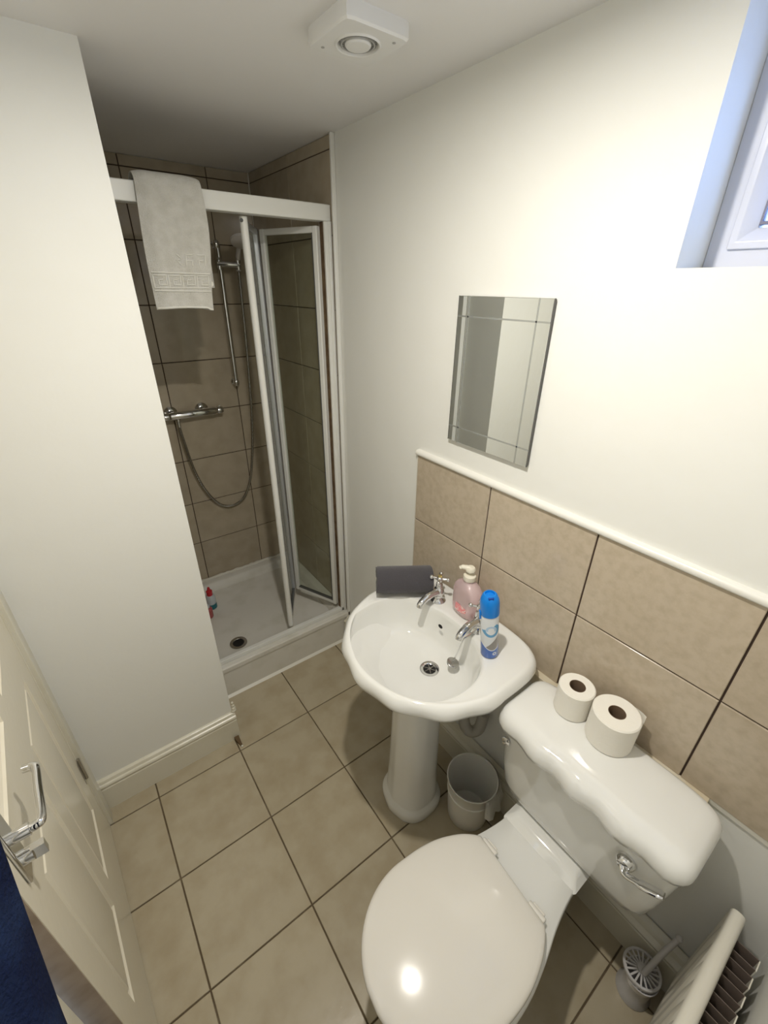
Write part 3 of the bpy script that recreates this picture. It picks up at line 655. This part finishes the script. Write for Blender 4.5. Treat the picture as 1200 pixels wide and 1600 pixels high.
def bring(f, z, shift=0.0):
    """bowl outline scaled by f and pulled towards the waste"""
    out = []
    for i in range(N):
        th = 2*PI*i/N - PI; ox, oy = outer_pt(th)
        a = math.atan2(oy-BI.y, -(ox-BI.x)); r = bowl_r(a)
        x = BI.x - r*math.cos(a); y = BI.y + r*math.sin(a)
        x = DR.x + (x-DR.x)*f; y = DR.y + (y-DR.y)*f
        out.append((x, y, z))
    return out
def mixring(ra, rb, f, z): return [(a[0]+(b[0]-a[0])*f, a[1]+(b[1]-a[1])*f, z) for a, b in zip(ra, rb)]
def low_ring(r, z, sx=1.0, cx=-0.245): return [(cx - r*sx*math.cos(2*PI*i/N-PI), BC.y + r*math.sin(2*PI*i/N-PI), z) for i in range(N)]
t = thing('pedestal_basin', 'white scalloped pedestal basin with two chrome pillar taps', 'basin', (-0.26, BC.y, 0))
bm = bmesh.new()
B0 = bring(1.0, RIM)
rings = [low_ring(0.075, 0.655), low_ring(0.10, 0.660, 1.0), mixring(low_ring(0.12, 0), oring(-0.06, 0), 0.35, 0.690), mixring(low_ring(0.12, 0), oring(-0.05, 0), 0.80, 0.740),
         oring(-0.038, 0.766, 0.8), oring(-0.016, 0.774, 1.0), oring(-0.003, 0.784, 1.15), oring(0.0005, 0.798, 1.2), oring(-0.002, 0.812, 0.6), oring(-0.009, 0.824, 0.25), oring(-0.017, 0.8290, 0.1), oring(-0.024, 0.8285, 0.0),
         mixring(oring(-0.026, 0, 0), B0, 0.12, 0.8265), mixring(oring(-0.026, 0, 0), B0, 0.5, 0.8260), mixring(oring(-0.02, 0, 0), B0, 0.90, 0.8258), mixring(oring(-0.02, 0, 0), B0, 0.985, 0.8248),
         bring(0.994, 0.8210), bring(0.978, 0.804), bring(0.955, 0.776), bring(0.915, 0.742), bring(0.85, 0.715), bring(0.74, 0.699), bring(0.52, 0.690), bring(0.28, 0.6845), bring(0.16, 0.682)]
loft(bm, rings, cap0=True, cap1=True)
P('bowl', bm, M['porc'], smooth=65)
# raised soap-ledge lines of the deck on the right
# pedestal
def ped_ring(hx, hy, z, p=2.6, cx=-0.275):
    out = []
    for i in range(64):
        a = 2*PI*i/64; c, s = math.cos(a), math.sin(a); k = (abs(c)**p + abs(s)**p)**(-1/p)
        x = cx + hx*c*k; y = BC.y + hy*s*k
        # slight facet ridge on the front
        if c < 0: x -= 0.006*max(0, 1-abs(s)*3)
        out.append((x, y, z))
    return out
bm = bmesh.new()
loft(bm, [ped_ring(0.103, 0.108, 0.0), ped_ring(0.105, 0.110, 0.006), ped_ring(0.105, 0.110, 0.030), ped_ring(0.101, 0.106, 0.040), ped_ring(0.090, 0.096, 0.050), ped_ring(0.087, 0.093, 0.056), ped_ring(0.082, 0.088, 0.20), ped_ring(0.076, 0.083, 0.42), ped_ring(0.074, 0.082, 0.56), ped_ring(0.082, 0.090, 0.63), ped_ring(0.105, 0.112, 0.672)])
P('pedestal', bm, M['porc'], smooth=40)
# waste, overflow
bm = bmesh.new(); c_ = (DR.x, DR.y, 0.6825)
lathe(bm, [(0.0325, 0.0), (0.032, 0.0025), (0.024, 0.002), (0.020, -0.001), (0.0195, -0.004)], 36, c_)
wr = P('waste_rim', bm, M['chrome'], smooth=40)
bm = bmesh.new(); lathe(bm, [(0, 0.0002), (0.021, 0.0002)], 24, c_); P('waste_hole', bm, M['dark'], wr)
bm = bmesh.new(); lathe(bm, [(0.006, 0.0008), (0.0055, 0.002), (0, 0.0022)], 14, c_)
for k in range(6):
    vs = box(bm, 0.004, 0.020, -0.0013, 0.0013, 0.0006, 0.0016); bmesh.ops.transform(bm, matrix=Matrix.Translation(c_) @ Matrix.Rotation(k*PI/3, 4, 'Z'), verts=vs)
P('waste_grid', bm, M['steel'], wr)
bm = bmesh.new(); lathe(bm, [(0, 0.0), (0.010, 0.0)], 20, (0, 0, 0), Matrix.Diagonal((0.62, 1.0, 1, 1))); bmesh.ops.transform(bm, matrix=Matrix.Translation((-0.1545, -0.186, 0.787)) @ R(dy=math.radians(-74)), verts=bm.verts)
P('overflow_hole', bm, M['dark'])
def tap(name, lab, loc_, rz, cap):
    root = obj(name, *(lambda b: (b, M['chrome']))(bmesh.new()), t) if False else None
    bm = bmesh.new()
    lathe(bm, [(0, 0), (0.0235, 0), (0.0235, 0.003), (0.019, 0.007), (0.013, 0.013), (0.012, 0.022), (0.015, 0.028), (0.0165, 0.036), (0.015, 0.046), (0.011, 0.050), (0.0105, 0.064), (0.0085, 0.068), (0, 0.068)], 28)
    sp = spline([(-0.004, 0, 0.036), (-0.030, 0, 0.042), (-0.060, 0, 0.040), (-0.082, 0, 0.030), (-0.088, 0, 0.020)], 6)
    tube(bm, sp, [0.0125]*6+[0.0115]*6+[0.0105]*6+[0.010]*7, 16)
    b = obj('tap', bm, M['chrome'], t, smooth=40)
    b['label'] = lab
    hb = bmesh.new()
    lathe(hb, [(0.006, 0.066), (0.007, 0.076), (0.0095, 0.080), (0.0095, 0.088), (0.005, 0.092), (0, 0.092)], 20)
    for k in range(4):
        q = k*PI/2 + 0.55; c, s = math.cos(q), math.sin(q)
        tube(hb, [(0.006*c, 0.006*s, 0.084), (0.024*c, 0.024*s, 0.085)], [0.0042, 0.0034], 10); sphere(hb, (0.026*c, 0.026*s, 0.085), 0.0068, 12)
    h_ = obj('cross_handle', hb, M['chrome'], b, smooth=True)
    cb = bmesh.new(); lathe(cb, [(0.0065, 0.091), (0.0065, 0.0945), (0.004, 0.0960), (0, 0.0965)], 18)
    T = Matrix.Translation(Vector(loc_) - Vector(t.location)) @ Matrix.Rotation(rz, 4, 'Z') @ Matrix.Scale(1.12, 4)
    i_ = obj('index_cap', cb, cap, b, smooth=40)
    for o in (b, h_, i_): o.data.transform(T)
    return b
tap('tap', 'left chrome pillar tap with a brass cap on its cross handle', (-0.100, -0.112, 0.8250), 0.10, M['brass'])
tap('tap', 'right chrome pillar tap with a cross handle beside the spray can', (-0.100, -0.296, 0.8250), 0.10, M['chrome'])
# plug on its stay
bm = bmesh.new(); pr = Vector((-0.192, -0.288, 0.722))
lathe(bm, [(0, 0), (0.0170, 0), (0.0195, 0.003), (0.0205, 0.009), (0.017, 0.011), (0, 0.0105)], 24, tuple(pr), R(dx=math.radians(14), dy=math.radians(8)))
pl = P('plug', bm, M['steel'], smooth=40)
bm = bmesh.new(); tube(bm, spline([(-0.112, -0.304, 0.838), (-0.150, -0.306, 0.836), (-0.172, -0.304, 0.828), (-0.184, -0.297, 0.775), tuple(pr+Vector((0.004, 0, 0.012)))], 8), 0.0022, 8); P('stay', bm, M['chrome'], pl, smooth=True)
# waste trap behind the pedestal
bm = bmesh.new(); tube(bm, spline([(-0.10, -0.29, 0.70), (-0.10, -0.29, 0.42), (-0.085, -0.31, 0.33), (-0.05, -0.33, 0.33), (-0.03, -0.33, 0.40)], 8), 0.021, 16); P('trap', bm, M['pipe'], smooth=True)

# ------------------------------------------------------------------ things on the basin
# rolled towel
t = thing('rolled_towel', 'dark grey towel rolled up on the left of the basin deck', 'towel', (-0.150, 0.020, 0.829))
A = Vector((-0.252, 0.052)); Bq = Vector((-0.088, -0.058)); d = (Bq-A); L = d.length; d.normalize(); n_ = Vector((-d.y, d.x))
def roll(bm, L, turns=3.2, r0=0.012, r1=0.0535, th=0.010, seg=120):
    prof = []
    for i in range(seg+1):
        q = turns*2*PI*i/seg; r = r0+(r1-r0)*i/seg; prof.append((r*math.cos(q), r*math.sin(q)))
    inner_ = []
    for i in range(seg+1):
        q = turns*2*PI*i/seg; r = r0+(r1-r0)*i/seg-th; inner_.append((max(r, 0.002)*math.cos(q), max(r, 0.002)*math.sin(q)))
    rings = []
    for k in range(9):
        f = k/8; x = L*f; e = 1.0-0.05*(abs(2*f-1)**6)
        rings.append([(x+0.002*math.sin(i*0.35)*(1 if k in (0, 8) else 0), u*e, v*e) for i, (u, v) in enumerate(prof + list(reversed(inner_)))])
    loft(bm, rings)
bm = bmesh.new(); roll(bm, L); 
T = Matrix(((d.x, n_.x, 0, A.x), (d.y, n_.y, 0, A.y), (0, 0, 1, 0.829+0.0525), (0, 0, 0, 1))) @ Matrix.Rotation(2.4, 4, 'X')
bmesh.ops.transform(bm, matrix=T, verts=bm.verts); P('terry_roll', bm, M['dtowel'], smooth=60)
bm = bmesh.new(); rr_ = 0.048
lathe(bm, [(0.0, 0.004), (rr_, 0.004), (rr_, L-0.004), (0.0, L-0.004)], 32); bmesh.ops.transform(bm, matrix=Matrix(((d.x, n_.x, 0, A.x), (d.y, n_.y, 0, A.y), (0, 0, 1, 0.829+0.0525), (0, 0, 0, 1))) @ Matrix.Rotation(PI/2, 4, 'Y'), verts=bm.verts)
P('inner_layers', bm, M['dtowel'], smooth=40)

# soap dispenser
t = thing('soap_dispenser', 'pink liquid soap bottle with a cream pump between the two taps', 'soap bottle', (-0.066, -0.212, 0.8275), math.radians(-8)); t.scale = (1.22, 1.28, 1.06)
def orr(hx, hy, z, p=2.5, n=40):
    out = []
    for i in range(n):
        a = 2*PI*i/n; c, s = math.cos(a), math.sin(a); k = (abs(c)**p+abs(s)**p)**(-1/p); out.append((hx*c*k, hy*s*k, z))
    return out
bm = bmesh.new()
loft(bm, [orr(0.025, 0.036, 0), orr(0.028, 0.041, 0.004), orr(0.030, 0.043, 0.02), orr(0.030, 0.043, 0.080), orr(0.0285, 0.040, 0.096), orr(0.024, 0.032, 0.108), orr(0.017, 0.020, 0.116, 2), orr(0.0135, 0.0145, 0.120, 2), orr(0.0135, 0.0135, 0.128, 2)])
obj('bottle', bm, M['soap'], t, smooth=45)
bm = bmesh.new(); lathe(bm, [(0.016, 0.126), (0.0165, 0.128), (0.0165, 0.142), (0.013, 0.145), (0.008, 0.1455), (0.008, 0.149), (0.0045, 0.149), (0.0045, 0.160)], 24); obj('collar', bm, M['pumpw'], t, smooth=40)
bm = bmesh.new(); lathe(bm, [(0.006, 0.158), (0.0125, 0.159), (0.013, 0.168), (0.010, 0.172), (0, 0.173)], 20)
tube(bm, spline([(0, 0, 0.167), (-0.008, 0.009, 0.167), (-0.014, 0.016, 0.166), (-0.018, 0.020, 0.162)], 5), [0.008]*6+[0.007]*5+[0.0055]*5, 12); obj('pump_head', bm, M['pumpw'], t, smooth=45)
bm = bmesh.new()   # curved label low on the front
loft(bm, [[(-0.0295-0.0012*math.cos(q*1.2)+0.004*abs(q)**2, 0.026*q-0.002, 0.018+0.030*v+0.008*q*q*(1 if v == 0 else -1)) for q in [-1+2*i/14 for i in range(15)]] for v in (0, 0.5, 1)], False, False, closed=False)
obj('front_label', bm, M['sball'], t, smooth=True)

# air freshener spray can
t = thing('air_freshener_can', 'tall air freshener spray can with a bright blue cap on the basin deck', 'spray can', (-0.1455, -0.388, 0.8285), math.radians(52)); t.rotation_mode = 'QUATERNION'
t.rotation_quaternion = (Matrix.Rotation(math.radians(6.5), 3, Vector((-0.6, -0.8, 0))) @ Matrix.Rotation(math.radians(52), 3, 'Z')).to_quaternion(); t.scale = (1, 1, 1.05)
bm = bmesh.new(); lathe(bm, [(0, 0), (0.0245, 0), (0.0262, 0.003), (0.0262, 0.150), (0.0245, 0.156), (0.022, 0.158), (0, 0.158)], 40); obj('can', bm, M['can'], t, smooth=40)
bm = bmesh.new(); lathe(bm, [(0.0272, 0.149), (0.0275, 0.151), (0.0275, 0.186), (0.0262, 0.196), (0.021, 0.210), (0.017, 0.214), (0.0135, 0.2145), (0.0125, 0.209), (0, 0.208)], 36); cp = obj('cap', bm, M['blue'], t, smooth=35)
bm = bmesh.new(); box(bm, -0.0215, -0.010, -0.008, 0.008, 0.201, 0.2135); box(bm, 0.004, 0.022, -0.0045, 0.0045, 0.190, 0.2085); obj('nozzle_slot', bm, mat('deep_blue', (0.003, 0.06, 0.35), 0.4), cp, bevel=0.002)
bm = bmesh.new(); box(bm, -0.008, 0.004, 0.0255, 0.0305, 0.134, 0.160); obj('cap_tab', bm, M['blue'], cp, bevel=0.002)

# ------------------------------------------------------------------ toilet
TY = -0.722
t = thing('toilet', 'white close coupled toilet with scalloped cistern lid and closed seat', 'toilet', (-0.42, TY, 0))
NP = 96
def outline(Wf, xb, xf, n=NP):
    """closed outline from half-width function over x; goes from back centre round the front"""
    half = []
    m_ = n//2
    for i in range(m_+1):
        f = i/m_; x = xb + (xf-xb)*(0.5-0.5*math.cos(PI*f)); half.append((x, Wf(x)))
    pts = [(x, TY+w) for x, w in half] + [(x, TY-w) for x, w in reversed(half[1:-1])]
    return pts
def interp(tab):
    tab = sorted(tab)
    def f(x):
        if x <= tab[0][0]: return tab[0][1]
        if x >= tab[-1][0]: return tab[-1][1]
        for i in range(len(tab)-1):
            if tab[i][0] <= x <= tab[i+1][0]:
                x0, y0 = tab[i]; x1, y1 = tab[i+1]; t_ = (x-x0)/(x1-x0)
                m0 = (y1-tab[i-1][1])/(x1-tab[i-1][0]) if i > 0 else (y1-y0)/(x1-x0); m1 = (tab[i+2][1]-y0)/(tab[i+2][0]-x0) if i+2 < len(tab) else (y1-y0)/(x1-x0)
                h = x1-x0; return (2*t_**3-3*t_*t_+1)*y0+(t_**3-2*t_*t_+t_)*h*m0+(-2*t_**3+3*t_*t_)*y1+(t_**3-t_*t_)*h*m1
    return f
def pan_w(x):
    tab = [(-0.60, 0.172), (-0.50, 0.168), (-0.42, 0.152), (-0.34, 0.130), (-0.26, 0.116), (-0.20, 0.114), (-0.08, 0.114)]
    if x < -0.60: return 0.172*math.sqrt(max(0, 1-((x+0.60)/0.178)**2))
    return interp(tab)(x)
top = outline(pan_w, -0.06, -0.778)
def foot_w(x):
    if x < -0.52: return 0.098*math.sqrt(max(0, 1-((x+0.52)/0.12)**2))
    return interp([(-0.52, 0.098), (-0.38, 0.085), (-0.25, 0.095), (-0.10, 0.095)])(x)
foot = outline(foot_w, -0.12, -0.64)
def pr(f, z, gx=1.0): return [(a[0]+(b[0]-a[0])*f, a[1]+(b[1]-a[1])*f, z) for a, b in zip(foot, top)]
def shr(k, z): return [(( -0.42 + (x+0.42)*k), TY+(y-TY)*k, z) for x, y in top]
bm = bmesh.new()
loft(bm, [pr(0.03, 0), pr(0.03, 0.02), pr(-0.02, 0.05), pr(-0.02, 0.12), pr(0.12, 0.20), pr(0.42, 0.27), pr(0.78, 0.325), pr(0.94, 0.352), pr(1.0, 0.372), pr(1.0, 0.388), shr(0.988, 0.396), shr(0.968, 0.400), shr(0.5, 0.400)])
P('pan', bm, M['porc'], smooth=60)
# raised rear platform with its front ridge
def plat(e, z): return rrect(-0.245+e*1.5, -0.09, TY-0.113+e, TY+0.113-e, 0.012, z)
bm = bmesh.new(); loft(bm, [plat(-0.006, 0.396), plat(0, 0.402), plat(0.008, 0.410), plat(0.014, 0.416), plat(0.020, 0.4175)]); P('cistern_ledge', bm, M['porc'], smooth=50)
# cistern body
CY = -0.755
def cis(xf, hy, z, sc=0.0, r=0.035, back=-0.030):
    """rounded box with gently waved front"""
    out = []; n = 96
    cx = (xf+back)/2; hx = (back-xf)/2
    for i in range(n):
        a = 2*PI*i/n; c, s = math.cos(a), math.sin(a); p = 7
        k = (abs(c)**p+abs(s)**p)**(-1/p); x = cx+hx*c*k; y = CY+hy*s*k
        if c < 0:
            e = max(0, 1-abs((y-CY)/hy)**6)
            x -= sc*(math.cos((y-CY)*2*PI/0.110)*0.5+0.35)*e*min(1, abs(c)*3)
        out.append((x, y, z))
    return out
bm = bmesh.new()
loft(bm, [cis(-0.150, 0.150, 0.418), cis(-0.185, 0.178, 0.420), cis(-0.200, 0.200, 0.434), cis(-0.206, 0.216, 0.465), cis(-0.212, 0.226, 0.53), cis(-0.220, 0.238, 0.66), cis(-0.225, 0.242, 0.742)])
P('cistern', bm, M['porc'], smooth=60)
bm = bmesh.new()
loft(bm, [cis(-0.226, 0.234, 0.735, 0.006, back=-0.034), cis(-0.242, 0.244, 0.725, 0.011, back=-0.033), cis(-0.251, 0.248, 0.729, 0.012, back=-0.033), cis(-0.254, 0.250, 0.743, 0.011, back=-0.034), cis(-0.252, 0.248, 0.759, 0.009, back=-0.036), cis(-0.245, 0.242, 0.773, 0.0065, back=-0.041), cis(-0.232, 0.231, 0.782, 0.0035, back=-0.047), cis(-0.205, 0.205, 0.786, 0.0, back=-0.055), cis(-0.16, 0.15, 0.787, 0, back=-0.08), cis(-0.13, 0.06, 0.787, 0, back=-0.10)])
P('cistern_lid', bm, M['porc'], smooth=60)
# lever and blanking cap
bm = bmesh.new(); ly, lz = CY-0.142, 0.640
lathe(bm, [(0.022, 0), (0.022, 0.004), (0.019, 0.012), (0.014, 0.018), (0, 0.020)], 24, (-0.220, ly, lz), R(dy=-PI/2))
tube(bm, spline([(-0.235, ly, lz), (-0.246, ly-0.012, lz-0.004), (-0.247, ly-0.042, lz+0.012), (-0.240, ly-0.082, lz+0.030)], 6), [0.010]*6+[0.0095]*6+[0.0130, 0.0130, 0.0135, 0.0135, 0.0135, 0.0135, 0.010], 16, flat=0.5)
P('flush_lever', bm, M['chrome'], smooth=40)
bm = bmesh.new(); lathe(bm, [(0.0135, 0), (0.0135, 0.003), (0.010, 0.006), (0.005, 0.007), (0.004, 0.011), (0, 0.012)], 24, (-0.219, CY+0.212, 0.655), R(dy=-PI/2)); P('blanking_cap', bm, M['chrome'], smooth=40)
# seat and lid
def seat_w(x):
    if x < -0.60: return 0.182*math.sqrt(max(0, 1-((x+0.60)/0.196)**2))
    b = interp([(-0.60, 0.182), (-0.54, 0.181), (-0.48, 0.172), (-0.42, 0.150), (-0.385, 0.128), (-0.372, 0.115)])(x)
    return b
so = outline(seat_w, -0.370, -0.795)
ca, sa_ = math.cos(math.radians(-5)), math.sin(math.radians(-5)); PX, PY = -0.372, TY
def srot(x, y): return PX+(x-PX)*ca-(y-PY)*sa_, PY+(x-PX)*sa_+(y-PY)*ca
def sring(k, z): return [(*srot(-0.58+(x+0.58)*k, TY+(y-TY)*k), z) for x, y in so]
bm = bmesh.new(); loft(bm, [sring(0.93, 0.4015), sring(0.975, 0.403), sring(0.985, 0.410), sring(0.975, 0.418), sring(0.6, 0.419)]); P('seat', bm, M['lid'], smooth=55)
bm = bmesh.new(); loft(bm, [sring(0.95, 0.4205), sring(0.99, 0.421), sring(1.0, 0.427), sring(0.995, 0.434), sring(0.980, 0.4380), sring(0.95, 0.4410), sring(0.88, 0.4443), sring(0.76, 0.4478), sring(0.60, 0.4512), sring(0.42, 0.4538), sring(0.22, 0.4554), sring(0.05, 0.4558)]); P('seat_lid', bm, M['lid'], smooth=60)
for s_ in (-1, 1):
    hx, hy = srot(-0.362, TY+s_*0.083)
    bm = bmesh.new(); box(bm, hx-0.012, hx+0.010, hy-0.017, hy+0.017, 0.400, 0.428); tube(bm, [(hx-0.004, hy-0.024, 0.426), (hx-0.004, hy+0.024, 0.426)], 0.008, 14); P('hinge', bm, M['lid'], bevel=0.002)

# toilet rolls on the lid
def toilet_roll(label, x, y, z, r, h, flap):
    t_ = thing('toilet_roll', label, 'toilet roll', (x, y, z), random.uniform(0, 1))
    bm = bmesh.new(); lathe(bm, [(0.0205, 0.001), (r-0.003, 0), (r, 0.003), (r, h-0.003), (r-0.003, h), (0.0205, h-0.001), (0.0205, 0.001)], 48); obj('paper', bm, M['paper'], t_, smooth=40)
    bm = bmesh.new(); lathe(bm, [(0.0195, 0.001), (0.0205, 0.001), (0.0205, h-0.0005), (0.0195, h-0.0005), (0.0195, 0.001)], 32); obj('core', bm, M['card'], t_, smooth=40)
    if flap:
        bm = bmesh.new(); q0 = flap
        loft(bm, [[((r+0.0005+0.010*k/8)*math.cos(q0-k*0.06), (r+0.0005+0.010*k/8)*math.sin(q0-k*0.06), zz) for k in range(9)] for zz in (0.004, h*0.5, h-0.004)], False, False, closed=False); obj('loose_sheet', bm, M['paper'], t_, smooth=True)
    return t_
r1 = toilet_roll('smaller toilet roll standing on the cistern lid nearer the basin', -0.086, -0.634, 0.7875, 0.046, 0.088, None)
r2 = toilet_roll('larger toilet roll standing on the cistern lid with a loose sheet', -0.087, -0.740, 0.7875, 0.056, 0.096, None)
r2.rotation_euler = (0, 0, 0)
bm = bmesh.new()
loft(bm, [[((0.0565+0.014*k/8)*math.cos(-0.2-k*0.07), (0.0565+0.014*k/8)*math.sin(-0.2-k*0.07), zz) for k in range(9)] for zz in (0.004, 0.05, 0.090)], False, False, closed=False)
obj('loose_sheet', bm, M['paper'], r2, smooth=True)

# ------------------------------------------------------------------ waste bin
t = thing('waste_bin', 'small white plastic waste bin standing beside the basin pedestal', 'bin', (-0.145, -0.405, 0))
bm = bmesh.new(); lathe(bm, [(0, 0), (0.068, 0), (0.074, 0.006), (0.078, 0.06), (0.084, 0.150), (0.087, 0.152), (0.0875, 0.160), (0.085, 0.162), (0.090, 0.215), (0.093, 0.218), (0.093, 0.222), (0.089, 0.222), (0.080, 0.150), (0.073, 0.012), (0, 0.010)], 48); obj('bucket', bm, M['binp'], t, smooth=50)
bm = bmesh.new()
rings = []
for k in range(6):
    z = 0.226-k*0.016
    rings.append([((0.0955+0.004*k*abs(math.sin(i*1.7))+0.002*k)*math.cos(-1.9+i*2.2/20), (0.0955+0.003*k*abs(math.sin(i*2.3))+0.002*k)*math.sin(-1.9+i*2.2/20), z-0.004*math.sin(i*1.3)) for i in range(21)])
loft(bm, rings, False, False, closed=False); obj('liner', bm, M['bag'], t, smooth=True)
# toilet brush
t = thing('toilet_brush', 'cloudy white toilet brush with a slotted round top behind the radiator', 'toilet brush', (-0.108, -1.030, 0))
bm = bmesh.new(); lathe(bm, [(0, 0), (0.044, 0), (0.045, 0.004), (0.036, 0.02), (0.038, 0.100), (0.042, 0.106), (0.039, 0.106), (0.034, 0.02), (0, 0.012)], 36); obj('holder', bm, M['brush'], t, smooth=45)
bm = bmesh.new()
lathe(bm, [(0.042, 0.098), (0.048, 0.098), (0.049, 0.102), (0.048, 0.106), (0.042, 0.106), (0.042, 0.098)], 40); lathe(bm, [(0, 0.098), (0.012, 0.098), (0.013, 0.110), (0, 0.114)], 20)
for k in range(18):
    vs = box(bm, 0.011, 0.044, -0.0022, 0.0022, 0.100, 0.104); bmesh.ops.transform(bm, matrix=Matrix.Rotation(k*PI/9, 4, 'Z'), verts=vs)
T_ = Matrix.Translation((0, 0, 0.012)) @ R(dx=math.radians(-4), dy=math.radians(4)); bmesh.ops.transform(bm, matrix=T_, verts=bm.verts); obj('slotted_disc', bm, M['brush'], t, smooth=40)
bm = bmesh.new(); tube(bm, [(0.0, 0, 0.12), (0.035, -0.008, 0.20), (0.064, -0.018, 0.265)], [0.008, 0.0075, 0.007], 12); sphere(bm, (0.066, -0.019, 0.270), 0.009, 12); obj('handle', bm, M['brush'], t, smooth=40)

# ------------------------------------------------------------------ radiator on the near wall
t = thing('radiator', 'cream panel radiator with dark brown convector fins behind it, on the near wall', 'radiator', (-0.40, YN, 0.10))
RYf, RZ1, RX1, RX0 = -1.082, 0.552, -0.052, -0.86
bm = bmesh.new()
prof = [(RYf-0.030, RZ1-0.010), (RYf-0.026, RZ1-0.003), (RYf-0.019, RZ1), (RYf-0.011, RZ1), (RYf-0.004, RZ1-0.003), (RYf, RZ1-0.010), (RYf, 0.13), (RYf-0.006, 0.12), (RYf-0.018, 0.12), (RYf-0.022, 0.126)]
prism(bm, prof, 0, RX0, RX1); P('panel', bm, M['rad'], bevel=0.003)
x = RX1-0.055
while x > RX0+0.03:
    bm = bmesh.new(); fl = lambda q, z: [(x-0.013, RYf-0.001, z), (x-0.007, RYf+q, z), (x+0.007, RYf+q, z), (x+0.013, RYf-0.001, z)]; loft(bm, [fl(0, 0.150), fl(0.003, 0.20), fl(0.003, RZ1-0.09), fl(0, RZ1-0.020)])
    P('flute', bm, M['rad'], bevel=0.0015); x -= 0.0480
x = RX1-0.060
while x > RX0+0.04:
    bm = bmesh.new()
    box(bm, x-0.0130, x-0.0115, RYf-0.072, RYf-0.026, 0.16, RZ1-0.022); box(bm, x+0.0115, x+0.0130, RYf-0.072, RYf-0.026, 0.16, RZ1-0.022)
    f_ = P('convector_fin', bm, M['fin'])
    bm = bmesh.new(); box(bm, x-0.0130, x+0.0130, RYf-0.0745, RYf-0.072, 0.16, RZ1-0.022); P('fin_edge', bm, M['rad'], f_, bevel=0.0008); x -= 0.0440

# navy dressing gown hanging by the door
t = thing('navy_robe', 'dark navy fleece robe hanging beside the door', 'robe', (-1.2, -0.62, 1.0))
bm = bmesh.new(); rings = []
for k in range(24):
    z = 1.66-k*0.052; f = k/23
    hy0 = 0.070+0.045*f; edge = -0.612+(max(0.90, min(1.36, z))-1.14)*0.5; cyr = edge-hy0-max(0, z-1.36)*0.25
    ring = []
    for i in range(40):
        a = 2*PI*i/40; wob = 0.012*math.sin(a*5+k*0.2)+0.007*math.sin(a*9-k*0.13)
        hx = 0.036+0.004*f+wob*0.3; hy = hy0+wob*0.6
        ring.append((-1.184+hx*math.cos(a), cyr+hy*math.sin(a), z))
    rings.append(ring)
loft(bm, rings); P('fleece', bm, M['navy'], smooth=60)
hk = bmesh.new(); tube(hk, spline([(XL+0.002, -0.62, 1.70), (XL+0.03, -0.62, 1.69), (XL+0.06, -0.62, 1.70), (XL+0.065, -0.62, 1.73)], 5), 0.005, 8); lathe(hk, [(0.016, 0), (0.016, 0.004), (0, 0.005)], 16, (XL+0.001, -0.62, 1.70), R(dy=PI/2))
tube(hk, [(XL+0.05, -0.62, 1.695), (XL+0.05, -0.62, 1.65)], 0.004, 8)
P('hook', hk, M['chrome'], smooth=True)
bpy.context.view_layer.update()
